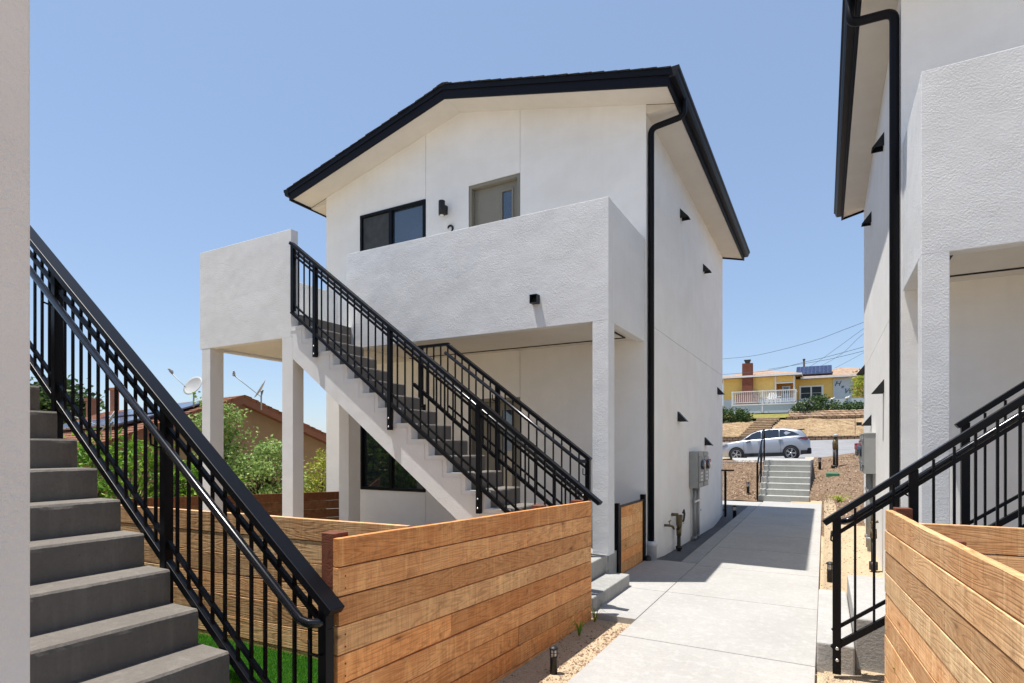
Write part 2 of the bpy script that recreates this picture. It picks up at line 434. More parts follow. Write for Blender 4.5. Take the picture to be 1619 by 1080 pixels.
class MB:
    def __init__(s):
        s.v = []; s.f = []; s.sm = []
    def add(s, vs, fs, smooth=False):
        o = len(s.v)
        s.v += [tuple(p) for p in vs]
        s.f += [tuple(i + o for i in f) for f in fs]
        s.sm += [smooth] * len(fs)
        return s
    def box(s, x0, x1, y0, y1, z0, z1):
        x0, x1 = min(x0, x1), max(x0, x1); y0, y1 = min(y0, y1), max(y0, y1); z0, z1 = min(z0, z1), max(z0, z1)
        return s.add([(x0, y0, z0), (x1, y0, z0), (x1, y1, z0), (x0, y1, z0), (x0, y0, z1), (x1, y0, z1), (x1, y1, z1), (x0, y1, z1)],
                     [(0, 3, 2, 1), (4, 5, 6, 7), (0, 1, 5, 4), (1, 2, 6, 5), (2, 3, 7, 6), (3, 0, 4, 7)])
    def rbox(s, x0, x1, y0, y1, z0, z1, r=0.01, n=2):
        """box with rounded edges"""
        bm = bmesh.new()
        bmesh.ops.create_cube(bm, size=1)
        for v in bm.verts:
            v.co = Vector(((x0 + x1) / 2 + v.co.x * (x1 - x0), (y0 + y1) / 2 + v.co.y * (y1 - y0), (z0 + z1) / 2 + v.co.z * (z1 - z0)))
        bmesh.ops.bevel(bm, geom=bm.edges[:], offset=r, segments=n, affect='EDGES', profile=0.5)
        bm.verts.index_update()
        s.add([v.co[:] for v in bm.verts], [[v.index for v in f.verts] for f in bm.faces])
        bm.free()
        return s
    def prism(s, poly, axis, a, b):
        """poly: list of 2D points; axis 'y' -> (x,z) extruded along y, 'x' -> (y,z), 'z' -> (x,y)"""
        f = {'y': lambda p, t: (p[0], t, p[1]), 'x': lambda p, t: (t, p[0], p[1]), 'z': lambda p, t: (p[0], p[1], t)}[axis]
        n = len(poly)
        vs = [f(p, a) for p in poly] + [f(p, b) for p in poly]
        fs = [tuple(range(n)), tuple(range(2 * n - 1, n - 1, -1))]
        fs += [(i, i + n, (i + 1) % n + n, (i + 1) % n) for i in range(n)]
        return s.add(vs, fs)
    def beam(s, p, q, w, h, up=(0, 0, 1), r=0):
        """rectangular bar from p to q; w sideways, h along 'up'"""
        p, q = Vector(p), Vector(q)
        d = (q - p).normalized()
        up = Vector(up)
        sd = d.cross(up).normalized()
        u = sd.cross(d).normalized()
        vs = []
        for e in (p, q):
            for a, b in ((-1, -1), (1, -1), (1, 1), (-1, 1)):
                vs.append(e + sd * (w / 2 * a) + u * (h / 2 * b))
        return s.add(vs, [(0, 1, 2, 3), (7, 6, 5, 4), (0, 4, 5, 1), (1, 5, 6, 2), (2, 6, 7, 3), (3, 7, 4, 0)])
    def tube(s, pts, r, n=8, cap=True):
        pts = [Vector(p) for p in pts]
        rs = r if isinstance(r, (list, tuple)) else [r] * len(pts)
        vs = []; fs = []
        prev = None
        for i, p in enumerate(pts):
            if i == 0: d = pts[1] - p
            elif i == len(pts) - 1: d = p - pts[-2]
            else: d = (pts[i + 1] - p).normalized() + (p - pts[i - 1]).normalized()
            d = d.normalized()
            if prev is None:
                u = d.orthogonal().normalized()
            else:
                u = (prev - d * prev.dot(d)).normalized()
            prev = u
            w = d.cross(u)
            for k in range(n):
                t = 2 * math.pi * k / n
                vs.append(p + (u * math.cos(t) + w * math.sin(t)) * rs[i])
        for i in range(len(pts) - 1):
            for k in range(n):
                fs.append((i * n + k, i * n + (k + 1) % n, (i + 1) * n + (k + 1) % n, (i + 1) * n + k))
        if cap:
            fs.append(tuple(range(n - 1, -1, -1))); fs.append(tuple((len(pts) - 1) * n + k for k in range(n)))
        return s.add(vs, fs, True)
    def lathe(s, prof, c=(0, 0, 0), n=16, M4=None):
        vs = []; fs = []
        for (r, z) in prof:
            for k in range(n):
                t = 2 * math.pi * k / n
                v = Vector((r * math.cos(t), r * math.sin(t), z))
                if M4 is not None: v = M4 @ v
                vs.append(v + Vector(c))
        for i in range(len(prof) - 1):
            for k in range(n):
                fs.append((i * n + k, i * n + (k + 1) % n, (i + 1) * n + (k + 1) % n, (i + 1) * n + k))
        fs.append(tuple(range(n - 1, -1, -1))); fs.append(tuple((len(prof) - 1) * n + k for k in range(n)))
        return s.add(vs, fs, True)
    def grid(s, xs, ys, f):
        vs = [(x, y, f(x, y)) for y in ys for x in xs]
        n = len(xs)
        fs = [(j * n + i, j * n + i + 1, (j + 1) * n + i + 1, (j + 1) * n + i) for j in range(len(ys) - 1) for i in range(n - 1)]
        return s.add(vs, fs, True)
    def build(s, name, mat, parent=None, bevel=0.0, loc=None, rot=None, smooth=None):
        me = bpy.data.meshes.new(name)
        me.from_pydata(s.v, [], s.f)
        me.materials.append(mat)
        me.polygons.foreach_set('use_smooth', [(x if smooth is None else smooth) for x in s.sm])
        me.update()
        o = bpy.data.objects.new(name, me)
        col.objects.link(o)
        if parent is not None:
            o.parent = parent
            # parts are modelled in world space unless loc is given
            if loc is None:
                o.matrix_parent_inverse = parent.matrix_basis.inverted()
        if loc is not None: o.location = loc
        if rot is not None: o.rotation_euler = rot
        if bevel:
            b = o.modifiers.new('edge', 'BEVEL'); b.width = bevel; b.segments = 2; b.limit_method = 'ANGLE'; b.angle_limit = R(40)
        return o

def thing(name, label, cat, loc=(0, 0, 0), rz=0.0, group=None):
    o = bpy.data.objects.new(name, None)
    o.empty_display_size = 0.2
    col.objects.link(o)
    o.location = loc; o.rotation_euler = (0, 0, rz)
    o['label'] = label; o['category'] = cat
    if group: o['group'] = group
    return o
def tag(o, label, cat, group=None, kind=None):
    o['label'] = label; o['category'] = cat
    if group: o['group'] = group
    if kind: o['kind'] = kind
    return o
def struct(o, label=None, cat=None):
    o['kind'] = 'structure'
    if label: o['label'] = label
    if cat: o['category'] = cat
    return o

def lin(x, pts):
    if x <= pts[0][0]: return pts[0][1]
    for (a, b), (c, d) in zip(pts, pts[1:]):
        if x <= c: return b + (d - b) * (x - a) / (c - a)
    return pts[-1][1]
def sstep(a, b, x):
    t = max(0, min(1, (x - a) / (b - a))); return t * t * (3 - 2 * t)
def fr(a, b, step):
    n = max(1, int(round((b - a) / step))); return [a + (b - a) * i / n for i in range(n + 1)]

# ------------------------------------------------------------------ ground, paths, street, hill
def path_z(y): return lin(y, [(-20, -0.12), (8, -0.11), (16, -0.06), (40, -0.06)])
YS0, RISE, RUN = 17.55, 0.1614, 0.28                    # street steps
STEPTOP = -0.06 + 7 * RISE
def road_z(x, y):
    return lin(y, [(30, 0.62), (33, 0.70), (37, 0.80), (39.5, 1.02), (46, 1.93), (60, 2.1)]) + 0.024 * (x + 3) * sstep(-30, -3, x) 
def base_z(x, y):
    # lot level, bank up to the street, street, hill beyond
    low = lin(y, [(-40, -0.17), (8, -0.17), (12, -0.14), (16.2, -0.12)])
    if x > 0:
        low = lin(y, [(-40, -0.17), (8, -0.15), (12.4, 0.04), (16.2, 0.12)])
    if x < -1.52 and y < 16.9:
        low = lin(y, [(-40, -0.17), (5.5, -0.17), (7.0, -0.24), (7.9, -0.5), (16.2, -0.55)])
    if x < -9: low = low - 0.5 * sstep(-9, -14, x)
    if y <= 16.2: h = low
    else:
        hi = lin(y, [(16.2, low), (17.2, max(low, -0.08)), (20.2, 0.98), (22, 0.80), (31, 0.80), (31.6, 0.62)]) if x < -0.8 else \
             lin(y, [(16.2, low), (20.5, 0.85), (24.5, 1.15), (31, 1.0), (31.6, 0.62)])
        hi = hi - 0.22 * sstep(16.2, 17.2, y) * (1 - sstep(30, 31, y))
        h = hi if y < 31.6 else lin(y, [(31.6, 0.6), (33, 0.64), (38.5, 0.84), (46, 1.8), (46.6, 1.9), (51.5, 3.2), (52.3, 3.5), (57, 4.5), (75, 4.8), (110, 3), (200, -2), (700, -6)])
        h = h if y > 31.6 else h
    if y > 17:
        k = sstep(-34, -14, x) * (1 - sstep(26, 60, x))
        h = -0.6 + (h + 0.6) * k
    return h
xs = [-600, -300, -150, -90] + fr(-60, -14, 2) + fr(-13, -3, 1)+ [-2.2, -2.001, -1.999, -1.55, -0.8001, -0.7999, -0.05, 0.0, 0.0001] + fr(0.7, 10, 1.3) + fr(12, 60, 4) + [90, 150, 300, 600]
ys = [-300, -100, -40, -20] + fr(-10, 16.2, 0.8) + [16.7, 17.2, 18, 19, 20.2, 20.5, 22, 24.5, 27, 29, 31, 31.6, 33, 35, 37, 38.5, 41, 44, 46, 46.6, 49, 51.5, 52.3, 54, 57, 62, 75, 90, 110, 150, 200, 400, 700]
struct(MB().grid(xs, ys, base_z).build('ground', mat_granite), 'tan decomposed granite ground of the lot', 'ground')

# main path: slabs with grooved joints
pj = [-3.0, -1.4, 0.0, 1.5, 3.05, 4.6, 6.22, 7.8, 9.35, 10.9, 12.5, 14.1, 15.3]
pm = MB()
def slab(mb, x0, x1, y0, y1, zf, t=0.12, gap=0.006):
    a, b = y0 + gap, y1 - gap
    z0, z1 = zf(a), zf(b)
    mb.add([(x0, a, z0 - t), (x1, a, z0 - t), (x1, b, z1 - t), (x0, b, z1 - t), (x0, a, z0), (x1, a, z0), (x1, b, z1), (x0, b, z1)],
           [(0, 3, 2, 1), (4, 5, 6, 7), (0, 1, 5, 4), (1, 2, 6, 5), (2, 3, 7, 6), (3, 0, 4, 7)])
for a, b in zip(pj, pj[1:]):
    slab(pm, -1.50, -0.055, a, b, path_z)
slab(pm, -1.50, -0.055, 15.3, YS0 + 0.05, path_z)
struct(pm.build('path', mat_path, bevel=0.004), 'pale concrete walkway between the two white buildings', 'path')
pm = MB()
slab(pm, -2.19, -1.508, 5.09, 6.22, lambda y: path_z(y) - 0.002); slab(pm, -2.19, -1.508, 6.22, 7.95, lambda y: path_z(y) - 0.002)
struct(pm.build('path_apron', mat_path, bevel=0.004), 'concrete apron joining walkway and entry step', 'path')
pm = MB(); slab(pm, -1.72, -1.508, 7.95, 15.9, path_z, 0.5)
struct(pm.build('path_curb', mat_curb, bevel=0.006), 'concrete curb beside the sunken drain strip', 'curb')
dz = lambda y: lin(y, [(7.9, -0.16), (9, -0.24), (13.6, -0.34), (15.9, -0.075)])
pm = MB().grid([-2.24, -1.98, -1.72], fr(7.94, 15.9, 0.5), lambda x, y: dz(y))
struct(pm.build('drain_strip', mat_drain), 'dark drain strip along the foot of the white wall', 'path')
pm = MB(); slab(pm, -7.0, -1.508, 15.9, 17.3, lambda y: -0.065)
struct(pm.build('side_path', mat_path, bevel=0.004), 'sunlit concrete path turning behind the white building', 'path')

# mulch beds either side of the street steps
def bedz(x, y):
    return base_z(x, y) + 0.02 + 0.03 * noise.noise(Vector((x * 1.5, y * 1.5, 0)))
struct(MB().grid(fr(-12, -1.66, 0.5), fr(17.25, 21.5, 0.25) + [23, 26, 29, 31], lambda x, y: lin(y, [(17.25, -0.04), (17.6, 0.0), (20.6, 0.95), (21.5, 0.93), (31, 0.86)]) - 0.05 * sstep(-2, -5, x) + 0.03 * noise.noise(Vector((x * 1.5, y * 1.5, 0)))).build('mulch_bed', mat_mulch), 'bark mulch bank left of the street steps', 'mulch')
def rbz(x, y):
    k = 0.25 * sstep(-0.3, 1.5, x)
    return max(base_z(x, y) + 0.03 if y < 17.2 and y > 12.0 else -9, rb0(x, y, k))
def rb0(x, y, k):
    return lin(y, [(11.6, -0.16 + 0.9 * k), (13.2, -0.08 + 0.9 * k), (17, 0.0 + k), (19.5, 0.55 + k * 0.8), (21.5, 0.90 + k), (26, 1.05 + k), (31, 1.03 + 0.5 * k)]) + 0.03 * noise.noise(Vector((x * 1.5, y * 1.5, 3)))
struct(MB().grid([-0.36, -0.345, -0.06, -0.05] + fr(0.3, 6, 0.45), fr(11.6, 17.4, 0.3) + [17.45, 17.5] + fr(17.8, 27.5, 0.3), lambda x, y: rbz(x, y) if not (x < -0.055 and y < YS0 - 0.02) else -0.3).build('mulch_bed', mat_mulch), 'bark mulch bank right of the street steps', 'mulch')

# concrete steps up to the street
st = thing('street_steps', 'seven pale concrete steps climbing to the street behind the walkway', 'steps', (-1, YS0, -0.06))
m_ = MB()
for i in range(7):
    y0 = YS0 + i * RUN
    y1 = YS0 + 7 * RUN + 0.2
    zt = -0.06 + (i + 1) * RISE
    m_.rbox(-1.64, -0.35, y0, y1 + 0.001 * i, zt - RISE - 0.003, zt, 0.012)
m_.build('tread', mat_curb2, st)
MB().prism([(YS0 + 7 * RUN + 0.2, 0.5), (30.9, 0.5), (30.9, 0.93), (YS0 + 7 * RUN + 0.2, STEPTOP)], 'x', -1.645, -0.345).build('landing', mat_path, st)
c = MB().grid([-12, -1.66], [20.9, 21.05, 21.1], lambda x, y: 1.03 + (0.0 if y < 21.08 else -0.02) + 0.01 * x)
struct(MB().box(-14, -1.66, 21.2, 21.35, 0.7, 0.965).build('bed_curb', mat_curb), 'low concrete edging at top of the mulch bank', 'curb')
struct(MB().prism([(-2.6, 21.4), (-1.66, 21.0), (-1.66, 28.5), (-0.34, 28.5), (0.2, 26.6), (20, 27.6), (20, 31.5), (-4.2, 31.5), (-3.4, 26)], 'z', 0.5, 0.925).build('sidewalk', mat_path), 'pale concrete sidewalk along the street', 'sidewalk')
# road
rx = fr(-60, 60, 3); ry = fr(31.2, 46.2, 0.5)
struct(MB().grid(rx, ry, road_z).build('road', mat_road), 'sun bleached street rising to the far kerb', 'road')

# far bank
struct(MB().grid(fr(-40, 40, 1.0), fr(46.9, 52.0, 0.4), lambda x, y: lin(y, [(46.9, 2.25), (51.5, 3.75), (52.0, 3.82)]) - 0.06 + 0.16 * noise.noise(Vector((x * .7, y * .7, 1)))).build('straw_slope', mat_straw), 'dry straw covered slope beyond the street', 'slope')
struct(MB().grid(fr(-40, 40, 1.0), fr(52.1, 60, 0.8), lambda x, y: lin(y, [(52.1, 3.92), (57, 4.68), (60, 4.7)]) + 0.02).build('lawn', mat_lawn), 'dry yellow lawn before the yellow house', 'lawn')
k_ = MB().box(-30, 3.0, 46.35, 46.75, 1.5, 2.3)
tag(k_.build('garden_wall', mat_blockwall), 'low brown block wall along the far kerb', 'wall')
for i0, i1, lab in ((0, 26, 'row of brown edging stones left of the timber steps'), (34, 60, 'row of brown edging stones right of the timber steps')):
    k_ = MB()
    for i in range(i0, i1):
        x = -14 + i * 0.33
        k_.box(x, x + 0.31, 51.9 + 0.06 * math.sin(i), 52.25, 3.4, 3.98 + 0.04 * random.random())
    tag(k_.build('edging_stones', mat_blockwall), lab, 'edging')

# ------------------------------------------------------------------ the white apartment buildings
def building(X0, m, Yf, Yb, zs, W, zb, label, gf, u_g, extra=None):
    """X0: x of the wall beside the path, m: +1 extends to the right, -1 to the left"""
    fx = lambda u: X0 + m * u
    b = thing('apartment_building', label, 'building', (fx(W / 2), (Yf + Yb) / 2, zb))
    pit = 0.275
    zc = zs + 0.08                                        # wall top at the corners of the gable
    ridge = lambda u: zc + pit * min(u, W - u)
    return b, fx, pit, zc, ridge

def wall_strip(mb, fx, ua, ub, y0, y1, z0, ztop):
    """piece of front wall between ua, ub; ztop may be a function (gable slope)"""
    if callable(ztop):
        us = [ua] + ([WM] if ua < WM < ub else []) + [ub]
        poly = [(fx(ub), z0), (fx(ua), z0)] + [(fx(u), ztop(u) + 0.018) for u in us]
    else:
        poly = [(fx(ub), z0), (fx(ua), z0), (fx(ua), ztop), (fx(ub), ztop)]
    mb.prism(poly, 'y', y0, y1)

def roof_parts(b, fx, W, Yf, Yb, zc, pit, ov, fo, zs, gut_r=True):
    """gable roof; ov side overhang, fo front/back overhang"""
    y0, y1 = Yf - fo, Yb + fo
    H = 0.185
    pl = lambda u: zc + pit * min(u, W - u)
    # rake soffit board (front) follows the slope
    s = MB()
    for (ya, yb) in ((y0 + 0.03, Yf), (Yb, y1 - 0.03)):
        for ua, ub in ((-ov, W / 2), (W / 2, W + ov)):
            s.prism([(fx(ua), pl(ua) + 0.015), (fx(ub), pl(ub) + 0.015), (fx(ub), pl(ub) + 0.06), (fx(ua), pl(ua) + 0.06)], 'y', ya, yb)
    # boxed level soffit along both eaves
    for ua, ub in ((-ov, -0.001), (W + 0.001, W + ov)):
        uw, ue = (ub, ua) if ua < 0 else (ua, ub)
        s.prism([(fx(ue), zs - 0.012), (fx(uw), zs - 0.012), (fx(uw), pl(uw)+0.01), (fx(ue), max(zs - 0.005, pl(ue) + 0.01))], 'y', Yf + 0.004, Yb - 0.004)
    s.build('soffit', mat_soffit, b)
    f = MB()
    for yy in ((y0, y0 + 0.035), (y1 - 0.035, y1)):
        for ua, ub in ((-ov - 0.035, W / 2), (W / 2, W + ov + 0.035)):
            f.prism([(fx(ua), pl(ua) - 0.02), (fx(ub), pl(ub) - 0.02), (fx(ub), pl(ub) + H), (fx(ua), pl(ua) + H)], 'y', *yy)
    for u in (-ov, W + ov):
        sg = -1 if u < 0 else 1
        f.box(fx(u), fx(u + sg * 0.035), y0 + 0.036, y1 - 0.036, pl(u) - 0.03, pl(u) + H - 0.02)
    f.build('fascia', mat_fascia, b, bevel=0.004)
    for yy in ((y0 - 0.018, y0 - 0.001), (y1 + 0.001, y1 + 0.018)):
        f = MB()
        for ua, ub in ((-ov - 0.04, W / 2), (W / 2, W + ov + 0.04)):
            f.prism([(fx(ua), pl(ua) + H - 0.075), (fx(ub), pl(ub) + H - 0.075), (fx(ub), pl(ub) + H + 0.005), (fx(ua), pl(ua) + H + 0.005)], 'y', *yy)
        f.build('drip_edge', mat_gutter, b)
    # shingles: overlapping courses
    r = MB()
    n = 20
    for side in (0, 1):
        for i in range(n):
            t0, t1 = i / n, (i + 1) / n
            ue = lambda t: (-ov - 0.06) + t * (W / 2 + ov + 0.06)
            ua, ub = ue(t0), ue(t1) + 0.02
            za, zb2 = zc + pit * ua + H + 0.006, zc + pit * ub + H + 0.006
            if side: ua, ub = W - ua, W - ub
            jit = 0.012 * random.random()
            r.prism([(fx(ua), za), (fx(ub), zb2), (fx(ub), zb2 + 0.008), (fx(ua), za + 0.018)], 'y', y0 - 0.03 - jit, y1 + 0.03 + jit)
    r.prism([(fx(W/2 - .12), pl(W/2) + H - .015), (fx(W/2 + .12), pl(W/2) + H - .015), (fx(W/2 + .11), pl(W/2) + H + .008), (fx(W/2), pl(W/2) + H + .03), (fx(W/2 - .11), pl(W/2) + H + .008)], 'y', y0 - 0.035, y1 + 0.035)
    r.build('roof', mat_shingle, b)
    # gutters (K-profile) on both eaves
    for u, sg in ((-ov - 0.036, -1), (W + ov + 0.036, 1)):
        g = MB()
        z0 = pl(-ov) + 0.06
        pr = [(0, 0), (0.075, 0), (0.095, 0.03), (0.105, 0.07), (0.125, 0.085), (0.125, 0.13), (0.112, 0.13), (0.112, 0.09), (0.06, 0.012), (0.006, 0.012), (0.006, 0.13), (0, 0.13)]
        g.prism([(fx(u + sg * a), z0 + c) for a, c in pr], 'y', y0 - 0.02, y1 + 0.02)
        for yy in (y0 - 0.022, y1 + 0.018):
            g.prism([(fx(u + sg * a), z0 + c) for a, c in pr[:6] + [(0, 0.13)]], 'y', yy, yy + 0.004)
        g.build('gutter', mat_gutter, b)
    return pl, H

def downspout(b, fx, Y, zg, u_g, z_elbow_wall, zbot, tilt=0.06):
    """square pipe on the side wall next to the front corner, elbow out to the gutter"""
    d = MB()
    u_w = -0.048
    pts = [(u_g, zg), (u_g, z_elbow_wall + tilt), (u_w, z_elbow_wall), (u_w, zbot)]
    # smooth the corners
    P = []
    for i, p in enumerate(pts):
        P.append(Vector((fx(p[0]), Y, p[1])))
    Q = [P[0]]
    for i in range(1, len(P) - 1):                       # rounded elbows
        a0 = P[i] + (P[i - 1] - P[i]).normalized() * 0.085; a1 = P[i] + (P[i + 1] - P[i]).normalized() * 0.085
        for k in range(7):
            u = k / 6; Q.append(a0 * (1 - u) ** 2 + P[i] * 2 * u * (1 - u) + a1 * u * u)
    Q.append(P[-1]); P = Q
    d.tube(P, 0.043, 10)
    return d.build('downspout', mat_gutter, b)

def vent_hood(parent, x, y, z, m, w=0.16, h=0.17, p=0.19):
    """wedge shaped sheet metal vent hood; p = how far it stands off the wall"""
    t = MB()
    s = -m
    t.prism([(x, z), (x + s * p, z), (x, z + h)], 'y', y, y + 0.004)
    t.prism([(x, z), (x + s * p, z), (x, z + h)], 'y', y + w - 0.004, y + w)
    t.add([(x, y, z + h), (x + s * p, y, z), (x + s * p, y + w, z), (x, y + w, z + h), (x, y, z + h - .006), (x + s * p, y, z - .006), (x + s * p, y + w, z - .006), (x, y + w, z + h - .006)],
          [(0, 1, 2, 3), (7, 6, 5, 4), (0, 4, 5, 1), (1, 5, 6, 2), (2, 6, 7, 3), (3, 7, 4, 0)])
    t.build('vent_hood', mat_black, parent)

def window(b, fx, ua, ub, y, z0, z1, left_screen=True, glassmat=None):
    """sliding window set in an opening of the front wall (world y grows into the house)"""
    f = MB()
    x0, x1 = sorted((fx(ua), fx(ub)))
    w = 0.052
    f.box(x0, x1, y - 0.018, y + 0.07, z1 - w, z1); f.box(x0, x1, y - 0.018, y + 0.07, z0, z0 + w)
    f.box(x0, x0 + w, y - 0.016, y + 0.07, z0 + w, z1 - w); f.box(x1 - w, x1, y - 0.016, y + 0.07, z0 + w, z1 - w)
    xm = (x0 + x1) / 2 - 0.03
    f.box(xm - 0.035, xm + 0.035, y - 0.01, y + 0.07, z0 + w, z1 - w)
    fo = f.build('window', mat_rail, b, bevel=0.003)
    g = MB(); g.box(xm + 0.036, x1 - w - .001, y + 0.035, y + 0.045, z0 + w + .001, z1 - w - .001)
    g.build('pane', glassmat or mat_glassblue, fo)
    g = MB(); g.box(x0 + w + .001, xm - 0.036, y + 0.05, y + 0.06, z0 + w + .001, z1 - w - .001)
    g.build('pane', mat_glass, fo)
    if left_screen:
        s = MB(); s.box(x0 + w + .001, xm - 0.036, y + 0.022, y + 0.026, z0 + w + .001, z1 - w - .001)
        s.build('screen', mat_screen, fo)
    return fo

def door(b, x0, x1, y, z0, z1, liteside=1):
    d = MB()
    jw = 0.055
    d.box(x0, x0 + jw, y + 0.012, y + 0.16, z0, z1); d.box(x1 - jw, x1, y + 0.012, y + 0.16, z0, z1); d.box(x0 + jw, x1 - jw, y + 0.012, y + 0.16, z1 - jw, z1)
    fr_ = d.build('door_frame', mat_doorpaint, b, bevel=0.003)
    d = MB()
    gx0, gx1 = (x1 - 0.37, x1 - 0.19)
    gz0, gz1 = z1 - 1.75, z1 - 0.19
    ya, yb = y + 0.10, y + 0.145
    a0, a1 = x0 + jw + .004, x1 - jw - .004
    d.box(a0, gx0, ya, yb, z0, z1 - jw - .004); d.box(gx1, a1, ya, yb, z0, z1 - jw - .004)
    d.box(gx0, gx1, ya, yb, gz1, z1 - jw - .004); d.box(gx0, gx1, ya, yb, z0, gz0)
    dd = d.build('door', mat_doorpaint, b)
    t = MB(); e = 0.03
    t.box(gx0 - e, gx0, ya - 0.014, ya - .0005, gz0 - e, gz1 + e); t.box(gx1, gx1 + e, ya - 0.014, ya - .0005, gz0 - e, gz1 + e)
    t.box(gx0, gx1, ya - 0.014, ya - .0005, gz1, gz1 + e); t.box(gx0, gx1, ya - 0.014, ya - .0005, gz0 - e, gz0)
    t.build('lite_trim', mat_doorpaint, dd, bevel=0.003)
    g = MB(); g.box(gx0, gx1, ya + 0.012, ya + 0.02, gz0, gz1); g.build('pane', mat_glassblue, dd)
    h = MB(); h.tube([(x0 + jw + 0.07, ya - 0.0, z0 + 1.0), (x0 + jw + 0.07, ya - 0.05, z0 + 1.0), (x0 + jw + 0.17, ya - 0.05, z0 + 1.0)], 0.011)
    h.build('handle', mat_black, dd)
    return dd

# ================================================================== MAIN BUILDING
WM = 3.115
XW, YF, YB, ZS, W = -2.19, 7.90, 14.75, 6.15, 6.23
b1 = thing('apartment_building', 'white stucco two storey house with black gable roof and outside stair, centre of the photo', 'building', (-5.3, 11.3, -0.3))
fx = lambda u: XW - u
zc, PIT = 6.25, 0.248
top = lambda u: zc + PIT * min(u, W - u)
ZG = -0.6
mb = MB()
ZM = 3.215                                           # level of the floor-line joint
mb.box(fx(W) , fx(0), YF + 0.2, YB, ZG, ZM); mb.box(fx(W) , fx(0), YF + 0.2, YB, ZM + 0.008, ZS + 0.0)
mb.box(fx(W) + 0.03, fx(0) - 0.03, YF + 0.23, YB - 0.03, ZM, ZM + 0.008)
mb.prism([(fx(W), ZS), (fx(0), ZS), (fx(0), top(0)), (fx(W / 2), top(W / 2)), (fx(W), top(W))], 'y', YF + 0.2, YB)
# front wall strips; openings: window u 3.845-5.35, door u 2.0-2.96
uw0, uw1, ud0, ud1 = 3.845, 5.35, 2.00, 2.965
J = 0.004
def strip(ua, ub, z0, z1): wall_strip(mb, fx, ua, ub, YF, YF + 0.2, z0, z1)
strip(0, ud0 - J, ZG, top)
strip(ud0 + J, ud1, ZG, 0.21); strip(ud0 + J, ud1, 2.25, 3.26); strip(ud0 + J, ud1, 5.78, top)
strip(ud1, uw0 - J, ZG, top)
strip(uw0 + J, uw1, ZG, 0.68); strip(uw0 + J, uw1, 2.20, 4.20); strip(uw0 + J, uw1, 5.745, top)
strip(uw1, W, ZG, top)
mb.build('wall', mat_stucco, b1)
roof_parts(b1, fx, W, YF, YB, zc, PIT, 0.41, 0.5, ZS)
downspout(b1, fx, YF + 0.09, ZS + 0.20, -0.50, 5.96, 0.10, 0.05)
a_ = MB(); a_.lathe([(0.066, -0.22), (0.066, 0.06), (0.075, 0.065), (0.075, 0.13), (0.06, 0.135)], (XW + 0.06, YF + 0.09, 0.0), 14); a_.build('drain_adapter', mat_whitepvc, b1)
window(b1, fx, uw0 + 0.006, uw1, YF, 4.20, 5.745)
window(b1, fx, uw0 + 0.006, uw1, YF, 0.68, 2.20, False, mat_glass)
door(b1, fx(ud1), fx(ud0) - 0.006, YF, 3.26, 5.78)
door(b1, fx(ud1), fx(ud0) - 0.006, YF, 0.21, 2.25)
for (yy, zz) in ((10.04, 5.43), (12.18, 5.08), (9.85, 1.90), (12.36, 1.50), (13.97, 2.70)):
    vent_hood(b1, XW, yy, zz, -1, p=0.15)
for (yy, zz, r) in ((11.3, 0.15, 0.03), (11.9, 0.2, 0.025), (10.15, 0.1, 0.03)):
    vp = MB().lathe([(r, 0), (r, 0.012), (r * 0.6, 0.02)], (XW, yy, zz), 10, Matrix.Rotation(R(90), 4, 'Y')); vp.build('pipe_stub', mat_whitepvc, b1)
vp = MB(); vp.rbox(XW, XW + 0.012, 10.28, 10.36, 0.10, 0.28, 0.004)
vp.build('cover_plate', mat_whitepvc, b1)

# platform box and balcony parapets
ZP, ZB, ZD = 4.38, 2.93, 3.26
p_ = MB()
p_.rbox(-8.241, -6.25, 5.25, 5.366, ZB, ZP, 0.005)
p_.rbox(-8.241, -8.125, 5.366, YF - 0.002, ZB, ZP, 0.012)
p_.build('parapet', mat_parapet, b1)
p_ = MB()
p_.rbox(-6.34, -2.20, 6.35, 6.47, ZB + 0.01, ZP, 0.005)
p_.rbox(-2.316, -2.20, 6.47, YF - 0.002, ZB + 0.01, ZP, 0.012)
p_.build('parapet', mat_parapet, b1)
d_ = MB()
d_.box(-8.12, -6.252, 5.37, YF - 0.003, ZB + 0.04, ZD)
d_.box(-6.25, -2.32, 6.474, YF - 0.003, ZB + 0.05, ZD)
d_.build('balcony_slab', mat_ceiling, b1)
rv = MB()
rv.box(-6.2, -2.42, 7.66, 7.69, ZB + 0.040, ZB + 0.049); rv.box(-2.44, -2.41, 6.50, 7.655, ZB + 0.040, ZB + 0.049)
rv.build('reveal_strip', mat_reveal, b1)
for (x0, x1, y0, y1, z0) in ((-8.195, -7.996, 5.253, 5.47, -0.5), (-6.427, -6.216, 5.2505, 5.43, -0.5), (-6.50, -6.30, 6.3505, 6.60, -0.5), (-2.40, -2.2005, 6.3505, 6.56, 0.19)):
    MB().rbox(x0, x1, y0, y1, z0, ZB + 0.012, 0.004).build('column', mat_parapet, b1)
s_ = MB(); x0, x1, zz = -3.19, -3.09, 3.235
s_.box(x0, x1, 6.262, 6.349, zz, zz + 0.006); s_.box(x0, x1, 6.262, 6.349, zz + .10, zz + 0.106)
s_.box(x0, x0 + .006, 6.262, 6.349, zz + .006, zz + 0.10); s_.box(x1 - .006, x1, 6.262, 6.349, zz + .006, zz + 0.10)
s_.box(x0 + .006, x1 - .006, 6.335, 6.349, zz + .006, zz + 0.10)
s_.build('scupper', mat_black, b1)
# patio slab under the balcony
MB().box(-3.4, -2.205, 6.36, YF - 0.003, -0.4, 0.205).build('patio_slab', mat_curb, b1)

